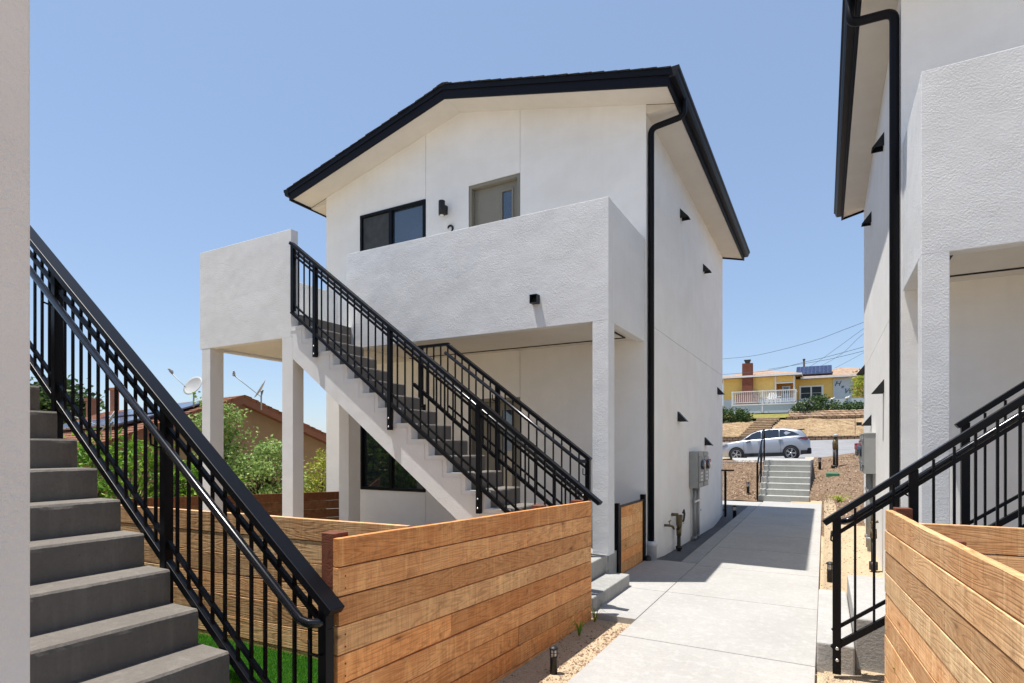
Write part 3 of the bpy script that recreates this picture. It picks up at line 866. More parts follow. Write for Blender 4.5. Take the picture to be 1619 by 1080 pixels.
# wall lamps, number
def wall_lamp(x, y, z, label, group=None):
    t = thing('wall_lamp', label, 'wall lamp', (x, y, z), 0, group)
    MB().lathe([(0.052, 0), (0.055, 0.003), (0.055, 0.235), (0.052, 0.24)], (x, y - 0.13, z), 20).build('cylinder_shade', mat_black, t)
    MB().box(x - 0.03, x + 0.03, y - 0.08, y - 0.001, z + 0.05, z + 0.19).build('bracket', mat_black, t)
    MB().lathe([(0.040, -0.004), (0.040, 0.0)], (x, y - 0.13, z - 0.0), 16).build('lens', mat_lens, t)
wall_lamp(-5.60, YF, 5.335, 'black cylinder lamp on the upper white wall between window and door')

def text(s, name, x, y, z, size, mat, parent=None, shear=0.0, ext=0.008, rz=0):
    cu = bpy.data.curves.new(name, 'FONT')
    cu.body = s; cu.size = size; cu.extrude = ext; cu.shear = shear; cu.align_x = 'CENTER'
    tmp = bpy.data.objects.new('tmp_text', cu)
    col.objects.link(tmp)
    dg = bpy.context.evaluated_depsgraph_get()
    me = bpy.data.meshes.new_from_object(tmp.evaluated_get(dg))
    bpy.data.objects.remove(tmp)
    me.transform(Matrix.Translation((x, y, z)) @ Matrix.Rotation(rz, 4, 'Y') @ Matrix.Rotation(R(90), 4, 'X'))
    me.materials.clear(); me.materials.append(mat)
    o = bpy.data.objects.new(name, me); col.objects.link(o)
    if parent is not None:
        o.parent = parent; o.matrix_parent_inverse = parent.matrix_basis.inverted()
    return o
tag(text('2', 'house_number', -5.50, YF - 0.012, 4.985, 0.31, mat_black), 'black metal numeral 2 under the wall lamp, half hidden by the parapet', 'house number')

# ---- staircase
N = 15
nose = [(-5.988 + 0.252 * k, 3.07 - 0.19 * k) for k in range(N)]
stc = thing('staircase', 'dark grey concrete outside stair with white stepped stringer climbing left to the balcony', 'staircase', (-4.2, 5.7, -0.1))
def profile(nose, x_start, under, xe, ze, dz=0.0):
    """stepped top from the upper end down, straight underside"""
    p = [(x_start, nose[0][1] + dz)]
    for k, (x, z) in enumerate(nose):
        p.append((x, z + dz))
        nz = nose[k + 1][1] if k + 1 < len(nose) else ze
        p.append((x, nz + dz))
    return p
sp = profile(nose, -6.25, None, 0, 0.21)
under = lambda x: 2.483 - 0.7533 * (x + 6.012)
sp2 = sp + [(under_x := -6.012 + (2.483 - 0.21) / 0.7533, 0.21), (-6.214, under(-6.214)), (-6.214, 2.926), (-6.25, 2.926)]
def step_solid(mb, sp, y0, y1, zlow, xa):
    """solid of columns under each tread (robust concave profile)"""
    pts = sp
    for i in range(0, len(pts) - 1, 2):
        (xa_, za), (xb_, zb) = pts[i], pts[i + 1]
        lo = lambda x: max(zlow, min(za - 0.05, under(x)))
        mb.prism([(xa_, lo(xa_)), (xb_, lo(xb_)), (xb_, za), (xa_, za)], 'y', y0, y1)
tp = [(-6.214, 3.07)]
for k, (x, z) in enumerate(nose):
    tp.append((x, z)); tp.append((x, nose[k + 1][1] if k + 1 < N else 0.21))
mb = MB(); step_solid(mb, tp[:-1] , 5.25, 5.372, 0.205, 0)
mb.box(-6.25, -6.2145, 5.2505, 5.3715, 2.932, 3.0695)
bandy = 5.2455
for k, (x, z) in enumerate(nose):
    xl = nose[k - 1][0] if k else -6.2
    mb.box(xl - 0.055, x - 0.055, bandy, 5.2495, z - 0.062, z - 0.050)
    zn = nose[k + 1][1] if k + 1 < N else 0.25
    mb.box(x - 0.067, x - 0.055, bandy, 5.2495, zn - 0.050, z - 0.0625)
mb.build('stringer', mat_parapet, stc)
mb = MB()
lows = [(-6.24, 3.26)] + nose
tp2 = [(-6.249, 3.26)] 
for k in range(len(lows)):
    x, z = lows[k]
    xr = lows[k + 1][0] if k + 1 < len(lows) else x + 0.252
seq = [(lows[k][0] if k else -6.249, lows[k]) for k in range(len(lows))]
for k, (x, z) in enumerate(nose):
    xl = nose[k - 1][0] if k else -6.24
    xl2 = xl
    lo = lambda q: max(0.2, min(z - 0.09, under(q) + 0.015))
    j = 0.004 * math.sin(k * 2.3)
    nosed_step(mb, xl2, x + j, z, lo(xl2), lo(x), 5.373, 6.07, 1, k)
mb.prism([(-6.251, 2.94), (-6.24, 2.94), (-6.24, 3.258), (-6.251, 3.258)], 'y', 5.373, 6.34)
mb.build('steps', mat_step, stc)
MB().box(-6.24, -2.21, 6.07, 6.34, 2.95, 2.951) if False else None

# ---- railings
def railing(name, label, group, Y, ztop, xa, xb, posts, inner, bal, s=1, cap_w=0.085, tip=0.11, third=True, y2=None, handrail=True, pw=0.052, hend=0.05, hz=0.10):
    """sloped guard in the plane y=Y; ztop(x): centre of top cap; posts: (x, zbottom); inner: +1/-1 side of the grab rail"""
    xm = (xa + xb) / 2
    t = thing(name, label, 'railing', (xm, Y, min(p[1] for p in posts)), 0, group)
    P = lambda x, d=0.0, dy=0.0: (x, Y + dy, ztop(x) + d)
    low = xb if ztop(xb) < ztop(xa) else xa
    e = 1 if low == xb else -1
    a0, b0 = (xa, xb + tip) if e > 0 else (xa - tip, xb)
    c = MB().beam(P(a0), P(b0), cap_w, 0.040); c.build('top_rail', mat_rail, t, bevel=0.004)
    r = MB().beam(P(xa, -0.13), P(xb, -0.13), 0.024, 0.024); r.build('middle_rail', mat_rail, t)
    r = MB().beam(P(xa, -0.785), P(xb, -0.785), 0.022, 0.022); r.build('lower_rail', mat_rail, t)
    r = MB().beam(P(xa, -0.91), P(xb, -0.91), 0.042, 0.042); r.build('bottom_rail', mat_rail, t, bevel=0.003)
    for i, (px_, pz) in enumerate(posts):
        q = MB().box(px_ - pw / 2, px_ + pw / 2, Y - pw / 2, Y + pw / 2, pz, ztop(px_) - 0.012)
        po = q.build('post', mat_rail, t, bevel=0.003)
    # balusters: one mesh, copies
    zl = ztop(bal[0]) - 0.91 + 0.018
    g0 = MB().box(-0.0075, 0.0075, -0.0075, 0.0075, 0, 0.875)
    first = None
    for x in bal:
        z0 = ztop(x) - 0.905
        if first is None:
            first = g0.build('baluster', mat_rail)
            o = first
        else:
            o = first.copy(); col.objects.link(o)
        o.parent = t
        o.matrix_parent_inverse = t.matrix_basis.inverted()
        o.location = (x, Y, z0)
    if handrail:
        dy = 0.075 * inner
        pts = [P(xa, -hz, dy), P(xb - e * 0.14 if e > 0 else xb, -hz, dy)] if e > 0 else [P(xb, -hz, dy), P(xa + 0.14, -hz, dy)]
        last = Vector(pts[-1])
        pts += [tuple(last + Vector((e * 0.035, 0, -0.025))), tuple(last + Vector((e * 0.075, -dy * 0.15, -0.038))), tuple(last + Vector((e * 0.11, -dy * 0.55, -0.04))), tuple(last + Vector((e * 0.12, -dy * 0.8, -0.04)))]
        MB().tube(pts, 0.0215, 12).build('handrail', mat_pipe, t)
        for (px_, pz) in posts:
            k = MB()
            q = Vector(P(px_, -hz, dy))
            k.tube([q + Vector((-0.03, 0, -0.02)), q + Vector((-0.035, -dy * 0.1, -0.085)), q + Vector((-0.01, -dy * 0.4, -0.10)), q + Vector((0.0, -dy * 0.75, -0.10))], 0.0065, 6)
            k.build('bracket', mat_rail, t)
    return t

def spaced(xs, n):
    out = []
    for a, b, in zip(xs, xs[1:]):
        k = n if isinstance(n, int) else max(1, round(abs(b - a) / n))
        out += [a + (b - a) * i / k for i in range(1, k)]
    return out
GR = 'black metal stair guards'
px1 = [-6.168, -5.757, -4.51, -3.268, -2.03]
zt1 = lambda x: 4.160 - 0.755 * (x + 6.194)
tr = railing('stair_railing', 'long black metal guard on the near side of the centre stair', GR, 5.215, zt1, -6.20, -2.0,
        [(-6.168, 3.26), (-5.757, 2.62), (-4.51, 1.66), (-3.268, 0.74), (-2.03, -0.13)], 1, spaced(px1, 0.113), hend=0)
bo = MB()
for (bx, bz) in ((-5.757, 2.66), (-4.51, 1.70), (-3.268, 0.80)):
    for q in (0, 0.10): bo.lathe([(0.011, 0), (0.011, 0.006), (0.006, 0.010)], (bx, 5.189, bz + q), 8, Matrix.Rotation(R(90), 4, 'X'))
bo.build('bolt', mat_steel, tr)
zt2 = lambda x: 2.785 - 0.748 * (x + 4.296)
px2 = [-4.74, -3.55, -2.36]
t2 = railing('stair_railing', 'far black metal guard of the centre stair, starting under the balcony', GR, 6.10, zt2, -4.29, -2.35,
        [(-3.55, 0.9), (-2.36, 0.2)], -1, spaced([-4.29, -3.55, -2.36], 0.113), hend=0, tip=0.02)
q = MB(); q.beam((-4.86, 6.10, 2.800), (-4.285, 6.10, 2.800), 0.05, 0.034); q.build('top_rail', mat_rail, t2)
q = MB(); q.beam((-4.86, 6.10, 2.31), (-4.285, 6.10, 1.87), 0.042, 0.042)
q.build('bottom_rail', mat_rail, t2)
q = MB(); q.box(-4.766, -4.714, 6.074, 6.126, 2.02, 2.79); q.build('post', mat_rail, t2)
for i in range(4):
    x = -4.64 + i * 0.113
    q = MB().box(x - 0.0075, x + 0.0075, 6.0925, 6.1075, 2.20 - 0.76 * (x + 4.74) , 2.79); q.build('baluster', mat_rail, t2)

# entry blocks beside the walkway
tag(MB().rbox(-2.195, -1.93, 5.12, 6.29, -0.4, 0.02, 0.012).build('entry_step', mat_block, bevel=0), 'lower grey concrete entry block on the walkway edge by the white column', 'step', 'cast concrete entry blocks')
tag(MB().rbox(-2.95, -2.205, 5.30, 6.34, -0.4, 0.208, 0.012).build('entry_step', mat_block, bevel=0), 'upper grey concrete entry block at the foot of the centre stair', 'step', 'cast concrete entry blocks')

# ================================================================== LEFT STAIR (near)
nl = [(-2.722 - 0.2597 * k, 0.388 + 0.1868 * k) for k in range(-1, 12)]
sl = thing('staircase', 'near dark grey concrete stair rising left at the photo edge', 'staircase', (-3.6, 1.4, 0.1))
mb = MB()
for k, (x, z) in enumerate(nl):
    xn = nl[k + 1][0] if k + 1 < len(nl) else x - 1.2
    zb_ = max(0.1, z - 0.5)
    j = 0.003 * math.sin(k * 1.7)
    nosed_step(mb, xn - 0.004, x + j, z, (zb_ + 0.19 if zb_ > 0.1 else 0.1), zb_, 0.86, 1.892 + 0.002 * math.sin(k * 3), 1, k + 40)
mb.build('steps', mat_step, sl)
zt3 = lambda x: 0.715 - 0.757 * (x + 2.019)
xs3 = [-5.90, -4.616, -3.332, -2.05]
railing('stair_railing', 'near black metal guard with round grab rail running up out of frame on the left', GR, 1.922, zt3, -6.47, -2.030,
        [(-5.90, 2.4), (-4.616, 1.50), (-3.332, 0.50), (-2.051, 0.14)], -1, spaced([-6.47] + xs3, 0.107), cap_w=0.092, tip=0.045, hz=0.155)

# near white building (its column shows at the left edge)
b0 = thing('apartment_building', 'nearest white stucco apartment house, only its pink-lit pillar at the left edge in view', 'building', (-5, -2, -0.3))
mat_pillar = stucco('pink_bounce_stucco', (0.70, 0.665, 0.64, 1), 0.006, 60, 14)  # pink of the bounce light put into the stucco colour
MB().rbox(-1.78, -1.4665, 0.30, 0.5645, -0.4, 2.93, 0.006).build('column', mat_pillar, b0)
q = MB(); q.box(-7.6, -1.47, 0.43, 0.56, 2.931, 4.38); q.box(-1.58, -1.47, -0.9, 0.429, 2.931, 4.38); q.box(-7.6, -1.59, -0.9, 0.425, 2.95, 3.26)
q.build('parapet', mat_parapet, b0)
MB().box(-7.7, -1.47, -7.5, -0.905, -0.5, 6.1).build('wall', mat_stucco, b0)

# ================================================================== RIGHT BUILDING
b3 = thing('apartment_building', 'white stucco house at the right edge with black downspout and textured balcony', 'building', (3.7, 9.5, -0.3))
XR, YF3, YB3, ZS3 = 0.65, 6.60, 12.45, 5.93
fr3 = lambda u: XR + u
zc3 = ZS3 + 0.10
top3 = lambda u: zc3 + PIT * min(u, W - u)
mb = MB()
mb.box(XR, XR + W, YF3 + 0.2, YB3, -0.6, 2.9); mb.box(XR, XR + W, YF3 + 0.2, YB3, 2.908, ZS3)
mb.box(XR + .03, XR + W - .03, YF3 + 0.23, YB3 - .03, 2.9, 2.908)
mb.prism([(XR, ZS3), (XR + W, ZS3), (XR + W, top3(0)), (XR + W / 2, top3(W / 2)), (XR, top3(0))], 'y', YF3 + 0.2, YB3)
wall_strip(mb, fr3, 0, W, YF3, YF3 + 0.2, -0.6, top3)
mb.build('wall', mat_stucco, b3)
roof_parts(b3, fr3, W, YF3, YB3, zc3, PIT, 0.32, 0.5, ZS3)
downspout(b3, fr3, YF3 + 0.075, ZS3 + 0.18, -0.42, 5.71, 0.02, 0.02)
for (yy, zz) in ((8.36, 5.18), (10.5, 4.98), (12.2, 2.80), (8.36, 2.13), (10.5, 1.80)):
    vent_hood(b3, XR, yy, zz, 1, p=0.13)
q = MB(); q.rbox(0.664, 3.6, 5.42, 5.54, 2.95, 4.38, 0.005); q.rbox(0.664, 0.78, 5.54, YF3 - .002, 2.95, 4.38, 0.012)
q.build('parapet', mat_parapet, b3)
MB().box(0.785, 6.6, 5.545, YF3 - .003, 2.99, 3.26).build('balcony_slab', mat_ceiling, b3)
q = MB(); q.box(0.9, 3.5, 6.34, 6.37, 2.980, 2.989); q.box(0.88, 0.90, 5.58, 6.335, 2.980, 2.989); q.build('reveal_strip', mat_reveal, b3)
MB().rbox(0.6645, 0.842, 5.4205, 5.62, 0.19, 2.954, 0.004).build('column', mat_parapet, b3)
MB().box(0.664, 6.6, 5.64, YF3 - .003, -0.4, 0.205).build('patio_slab', mat_curb, b3)

# right entry blocks, stair, rails
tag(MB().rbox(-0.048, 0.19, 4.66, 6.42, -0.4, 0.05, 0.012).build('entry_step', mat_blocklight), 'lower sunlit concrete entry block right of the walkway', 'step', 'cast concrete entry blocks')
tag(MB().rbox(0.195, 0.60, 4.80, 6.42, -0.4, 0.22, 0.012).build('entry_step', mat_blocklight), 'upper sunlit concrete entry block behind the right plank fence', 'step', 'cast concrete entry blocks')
sr = thing('staircase', 'pale grey concrete stair rising right behind the right plank fence', 'staircase', (1.6, 5.0, 0.0))
mb = MB()
for k in range(14):
    x = 0.60 + 0.252 * k; z = 0.41 + 0.19 * k
    mb.prism([(x, max(0.0, z - 0.5)), (x, z), (x + 0.252, z), (x + 0.252, max(0.0, z - 0.31))], 'y', 4.66 + 0.02, 5.34)
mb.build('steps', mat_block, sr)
mb = MB()
for k in range(14):
    x = 0.60 + 0.252 * k; z = 0.41 + 0.19 * k
    mb.prism([(x, max(0.0, z - 0.5)), (x, z), (x + 0.252, z), (x + 0.252, max(0.0, z - 0.31))], 'y', 4.60, 4.679)
mb.build('stringer', mat_parapet, sr)
zt4 = lambda x: 0.945 + 0.775 * (x - 0.03)
t4 = railing('stair_railing', 'black metal guard with grab rail climbing right over the right plank fence', GR, 4.56, zt4, 0.05, 4.0,
        [(0.077, -0.12), (0.516, 0.1), (1.70, 1.0), (2.9, 2.0)], 1, spaced([0.077, 0.516, 1.70, 2.9, 4.0], 0.112), tip=0.05)
bo = MB()
for q in (-0.02, 0.06): bo.lathe([(0.012, 0), (0.012, 0.005), (0.007, 0.009)], (0.079, 4.533, q), 8, Matrix.Rotation(R(90), 4, 'X'))
bo.build('bolt', mat_steel, t4)
zt5 = lambda x: 1.650 + 0.76 * (x - 0.93)
railing('stair_railing', 'far black guard of the right stair, in shade against the white wall', GR, 5.40, zt5, 0.90, 3.6,
        [(0.932, 0.2), (2.1, 1.2), (3.3, 2.1)], -1, spaced([0.932, 2.1, 3.3], 0.112), tip=0.02, handrail=False)

# ================================================================== WOODEN FENCES
def plank_fence(name, label, A, B, zA, zB, zg, n, ph, wmat, postmat, posts, side=1, group='low wooden plank fences', th=0.038, split=None, ext=0.0):
    """A,B: (x,y) ends of the face; plank heights ph; local x runs along the fence"""
    d = Vector((B[0] - A[0], B[1] - A[1], 0)); L = d.length; ang = math.atan2(d.y, d.x)
    t = thing(name, label, 'fence', (A[0], A[1], zg), ang, group)
    rnd = random.Random(hash(A) % 1000)
    mb = MB()
    zt = lambda s: zA + (zB - zA) * s / L
    for i in range(n):
        segs = [(0 + 0.003 * rnd.random(), L)]
        if split and i in split: segs = [(0, split[i] - 0.001), (split[i] + 0.001, L)]
        for (a0, a1) in segs:
            g = 0.0045 + 0.004 * rnd.random()
            dy = 0.006 * rnd.random()
            za0, zb0 = zt(a0) - zg - i * ph, zt(a1) - zg - i * ph
            y0, y1 = (0 - dy, side * th - dy)
            jw = 0.002 * (rnd.random() - 0.5)
            vs = []
            nseg = 8
            for q in range(nseg + 1):
                s_ = a0 + (a1 - a0) * q / nseg
                zz = za0 + (zb0 - za0) * q / nseg
                w1 = 0.0035 * noise.noise(Vector((s_ * 1.6, i * 7.1, 0))); w2 = 0.0035 * noise.noise(Vector((s_ * 1.3, i * 7.1, 5)))
                zt_, zb_ = zz + w1, zz - ph + g + w2
                vs += [(s_, y0, zb_), (s_, y1, zb_), (s_, y1, zt_), (s_, y0, zt_)]
            fs = [(0, 3, 2, 1) if True else None]
            for q in range(nseg):
                o = q * 4
                for a_, b_ in ((0, 1), (1, 2), (2, 3), (3, 0)):
                    fs.append((o + a_, o + b_, o + 4 + b_, o + 4 + a_))
            o = nseg * 4; fs.append((o, o + 1, o + 2, o + 3))
            mb.add(vs, fs)
    mb.build('planks', wmat, t, loc=(0, 0, 0), bevel=0.002)
    for (s_, w, dp, off, zt_extra) in posts:
        q = MB().box(s_ - w / 2, s_ + w / 2, off, off + side * dp, 0 - 0.15, zt(max(0, min(L, s_))) - zg + zt_extra)
        q.build('post', postmat, t, loc=(0, 0, 0), bevel=0.003)
    # nail heads
    nb = MB()
    for i in range(n):
        for s_ in (0.045, L * 0.6, L - 0.05):
            for q in (0.3, 0.72):
                zz = zt(s_) - zg - i * ph - ph * q
                yy = -0.0035 * (1 if side > 0 else -1)
                nb.add([(s_ + 0.005 * math.cos(k), (-0.0042 if side > 0 else 0.0042), zz + 0.005 * math.sin(k)) for k in [j * math.pi / 3 for j in range(6)]], [tuple(range(6)) if side < 0 else tuple(range(5, -1, -1))])
    nb.build('nail_heads', mat_iron, t, loc=(0, 0, 0))
    return t
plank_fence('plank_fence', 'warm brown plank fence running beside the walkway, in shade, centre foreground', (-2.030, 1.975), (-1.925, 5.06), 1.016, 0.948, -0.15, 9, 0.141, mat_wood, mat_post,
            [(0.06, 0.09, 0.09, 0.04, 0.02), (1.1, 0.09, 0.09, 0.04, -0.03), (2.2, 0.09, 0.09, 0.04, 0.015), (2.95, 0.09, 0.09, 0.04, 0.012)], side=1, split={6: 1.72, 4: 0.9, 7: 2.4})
plank_fence('plank_fence', 'brown plank fence across the little turf yard behind the near stair', (-5.6, 2.40), (-2.10, 2.575), 1.0, 1.0, 0.10, 7, 0.141, mat_woodlight, mat_post,
            [(0.5, 0.09, 0.09, 0.04, -0.02), (2.2, 0.09, 0.09, 0.04, -0.02)], side=1, split={3: 1.4})
plank_fence('plank_fence', 'long dark brown plank fence along the left lot line below the bushes', (-10.9, 3.70), (-7.72, 7.66), 0.62, 0.65, -0.6, 8, 0.155, mat_wooddark, mat_wooddark,
            [(1.0, 0.09, 0.09, 0.04, -0.02), (3.0, 0.09, 0.09, 0.04, -0.02)], side=1)
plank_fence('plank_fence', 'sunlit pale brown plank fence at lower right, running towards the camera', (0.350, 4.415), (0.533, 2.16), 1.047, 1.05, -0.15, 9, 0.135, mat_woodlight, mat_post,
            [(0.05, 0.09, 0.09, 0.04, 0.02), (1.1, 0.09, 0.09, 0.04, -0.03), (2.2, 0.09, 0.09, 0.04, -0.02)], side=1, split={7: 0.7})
plank_fence('plank_fence', 'short plank fence branching off to the right edge behind the sunlit fence', (0.43, 3.668), (1.9, 3.70), 1.05, 1.05, -0.1, 8, 0.141, mat_woodlight, mat_post,
            [(1.3, 0.09, 0.09, 0.04, -0.02)], side=1)
# gate between column and wall
gt = thing('side_gate', 'narrow black framed gate of orange brown planks beside the white column', 'gate', (-2.2, 6.7, -0.2), R(90))
mb = MB()
for i in range(7):
    z1 = 0.715 - i * 0.138; z0 = max(-0.14, z1 - 0.135)
    if i in (0, 3, 5):
        c = {0: 7.30, 3: 7.15, 5: 7.45}[i]
        mb.box(-2.225, -2.200, 6.775, c - .001, z0, z1); mb.box(-2.225, -2.200, c + .001, 7.76, z0, z1)
    else: mb.box(-2.225, -2.2005, 6.775, 7.76, z0, z1)
gw = wood('orange_gate_planks', (0.24, 0.075, 0.018, 1), (0.74, 0.30, 0.085, 1), (0.86, 0.43, 0.15, 1), 0.7, 0.4)
# rotate grain so it runs along y: build in local space
mbl = MB(); 
for v in mb.v: pass
mbl.v = [(v[1] - 6.7, -(v[0] + 2.2), v[2] + 0.2) for v in mb.v]; mbl.f = [tuple(f) for f in mb.f]; mbl.sm = mb.sm
mbl.build('planks', gw, gt, loc=(0, 0, 0))
q = MB(); q.box(-2.235, -2.185, 6.72, 6.772, -0.18, 0.735); q.box(-2.235, -2.185, 7.763, 7.80, -0.14, 0.735); q.box(-2.235, -2.185, 6.773, 7.762, 0.718, 0.735); q.build('frame', mat_rail, gt)
q = MB(); q.rbox(-2.235, -2.18, 6.655, 6.713, -0.25, 0.775, 0.006); q.build('post', mat_rail, gt)
q = MB(); q.rbox(-2.25, -2.18, 7.803, 7.87, -0.25, 0.80, 0.006); q.build('post', mat_rail, gt)
q = MB(); q.lathe([(0.05, -0.17), (0.055, -0.15), (0.055, -0.07), (0.03, -0.05)], (-2.15, 7.83, 0), 12); q.build('hinge', mat_black, gt)

# ================================================================== UTILITIES
def meter_bank(x, s, label, group, y0=10.80, z0=0.70, z1=1.38, dp=0.15, ylen=1.05, base=-0.38):
    t = thing('electric_meter', label, 'meter box', (x, y0 + ylen / 2, base), 0, group)
    MB().rbox(x, x + s * dp, y0, y0 + ylen, z0, z1, 0.008).build('cabinet', mat_meter, t)
    f = MB()
    for i in range(2):
        ya = y0 + 0.04 + i * ylen * 0.5
        yb = ya + ylen * 0.5 - 0.08
        xf = x + s * dp
        f.rbox(xf + s * .001, xf + s * 0.03, ya, yb, z0 + 0.12, z1 - 0.10, 0.006)
        f.rbox(xf + s * .001, xf + s * 0.02, ya, yb, z1 - 0.085, z1 - 0.01, 0.004)
        f.rbox(xf + s * .001, xf + s * 0.02, ya, yb, z0 + 0.01, z0 + 0.10, 0.004)
    f.build('meter_cover', mat_conduit, t)
    f = MB()
    for i in range(2):
        yc = y0 + 0.04 + i * ylen * 0.5 + (ylen * 0.5 - 0.08) / 2
        f.lathe([(0.09, 0), (0.09, 0.05), (0.075, 0.06)], (x + s * (dp + 0.03), yc, z1 - 0.25), 16, Matrix.Rotation(R(90) * s, 4, 'Y'))
    f.build('meter_dial', mat_glassblue, t)
    f = MB()
    for i in range(2):
        yc = y0 + 0.04 + i * ylen * 0.5 + (ylen * 0.5 - 0.08) / 2
        for k in range(3):
            f.box(x + s * (dp + 0.031), x + s * (dp + 0.034), yc - 0.09, yc + 0.09, z1 - 0.42 - k * 0.065, z1 - 0.385 - k * 0.065)
    f.build('label_plate', mat_whitepvc, t)
    for i in range(2):
        f = MB()
        yc = y0 + ylen * (0.36 + 0.5 * i)
        f.rbox(x + s * (dp + 0.035), x + s * (dp + 0.085), yc - 0.03, yc + 0.03, z1 - 0.22, z1 - 0.15, 0.01)
        f.build('seal_tag', mat_red, t)
    for dy in (0.18, 0.50):
        f = MB().tube([(x + s * 0.06, y0 + dy, z0), (x + s * 0.06, y0 + dy, base - 0.05)], 0.036, 12)
        f.lathe([(0.05, 0), (0.05, 0.05)], (x + s * 0.06, y0 + dy, base + 0.12), 12)
        f.build('conduit', mat_conduit, t)
    f = MB().beam((x + s * 0.09, y0 + 0.06, z0 - 0.25), (x + s * 0.09, y0 + 0.66, z0 - 0.25), 0.02, 0.035)
    f.build('strap', mat_steel, t)
    return t
meter_bank(XW, 1, 'pair of grey electric meters with red tags on the shaded side wall', 'grey electric meter banks')
meter_bank(XR, -1, 'grey electric meter box with a red tag on the sunlit right wall', 'grey electric meter banks', y0=9.67, z0=1.08, z1=1.66, dp=0.135, ylen=0.9, base=-0.03)
# water standpipe, tap
t = thing('water_standpipe', 'brass and iron water standpipe with valves at the foot of the shaded wall', 'pipe', (-2.1, 9.6, -0.3), 0, 'iron water risers')
MB().tube([(-2.10, 9.55, -0.36), (-2.10, 9.55, 0.0)], 0.030, 10).tube([(-2.10, 9.55, -0.34), (-2.10, 9.55, -0.27)], 0.055, 10).tube([(-2.10, 9.55, -0.22), (-2.10, 9.55, -0.17)], 0.05, 10).build('pipe', mat_iron, t)
MB().tube([(-2.10, 9.55, 0.0), (-2.10, 9.55, 0.12)], [0.038, 0.045], 10).tube([(-2.10, 9.52, 0.12), (-2.10, 9.48, 0.2), (-2.10, 9.46, 0.33), (-2.10, 9.44, 0.36), (-2.18, 9.40, 0.36)], [0.028, 0.03, 0.026, 0.026, 0.026], 8).tube([(-2.10, 9.60, 0.12), (-2.10, 9.68, 0.22), (-2.10, 9.70, 0.33)], 0.03, 8).build('valve', mat_brass, t)
MB().tube([(-2.07, 9.72, 0.36), (-2.07, 9.80, 0.40), (-2.07, 9.84, 0.33), (-2.07, 9.78, 0.24), (-2.07, 9.72, 0.22)], 0.016, 8).build('handwheel', mat_iron, t)
t = thing('garden_tap', 'small brass tap on the shaded white wall left of the standpipe', 'tap', (-2.19, 8.95, 0.2))
MB().tube([(-2.19, 8.93, 0.24), (-2.12, 8.95, 0.24), (-2.08, 9.02, 0.22), (-2.07, 9.08, 0.17)], [0.018, 0.02, 0.018, 0.015], 8).build('spout', mat_brass, t)
MB().tube([(-2.11, 8.96, 0.25), (-2.11, 8.96, 0.30)], 0.008, 6).tube([(-2.11, 8.91, 0.30), (-2.11, 9.01, 0.31)], 0.012, 6).build('handle', mat_brass, t)
t = thing('water_standpipe', 'iron water riser with brass valves by the sunlit right wall, above the fence post', 'pipe', (0.56, 8.7, -0.1), 0, 'iron water risers')
MB().tube([(0.55, 8.55, -0.12), (0.55, 8.55, 0.30)], 0.028, 10).tube([(0.55, 8.55, -0.1), (0.55, 8.55, -0.0)], 0.05, 10).build('pipe', mat_iron, t)
MB().tube([(0.55, 8.55, 0.30), (0.55, 8.55, 0.42)], [0.04, 0.036], 10).tube([(0.55, 8.55, 0.42), (0.55, 8.55, 0.66), (0.58, 8.55, 0.70), (0.65, 8.55, 0.70)], 0.026, 8).tube([(0.51, 8.5, 0.50), (0.60, 8.5, 0.52)], 0.016, 8).build('valve', mat_brass, t)
# path lights
def path_light(x, y, z, label, h=0.27, r=0.042):
    t = thing('path_light', label, 'garden light', (x, y, z), 0, 'black bollard path lights')
    MB().lathe([(r, -0.05), (r, h * 0.55), (r * 1.05, h * 0.56), (r * 1.05, h * 0.60), (r * 0.8, h * 0.61)], (x, y, z), 16).build('body', mat_black, t)
    MB().lathe([(r * 0.78, h * 0.61), (r * 0.78, h * 0.90)], (x, y, z), 16).build('lens', mat_lens, t)
    c = MB()
    for k in range(4):
        a_ = k * math.pi / 2 + 0.5
        c.tube([(x + r * .92 * math.cos(a_), y + r * .92 * math.sin(a_), z + h * 0.6), (x + r * .92 * math.cos(a_), y + r * .92 * math.sin(a_), z + h * 0.9)], 0.004, 5)
    c.lathe([(r * 0.93, h * 0.74), (r * 0.93, h * 0.755)], (x, y, z), 14)
    c.build('cage', mat_black, t)
    MB().lathe([(r * 1.25, h * 0.90), (r * 1.32, h * 0.92), (r * 1.15, h * 0.97), (r * 0.6, h * 1.02), (0.002, h * 1.035)], (x, y, z), 16).build('cap', mat_black, t)
path_light(-1.70, 3.72, -0.15, 'black bollard light in the gravel by the shaded plank fence', 0.175, 0.026)
path_light(0.065, 7.75, -0.13, 'black bollard light in the sunlit gravel behind the right railing post', 0.22, 0.036)
path_light(-1.80, 13.9, -0.15, 'black bollard light on the curb near the far wall corner')
path_light(-1.95, 17.9, 0.12, 'black bollard light low in the mulch left of the street steps', 0.33)
path_light(-0.12, 20.6, 0.80, 'black bollard light in the mulch at the top right of the street steps', 0.33)

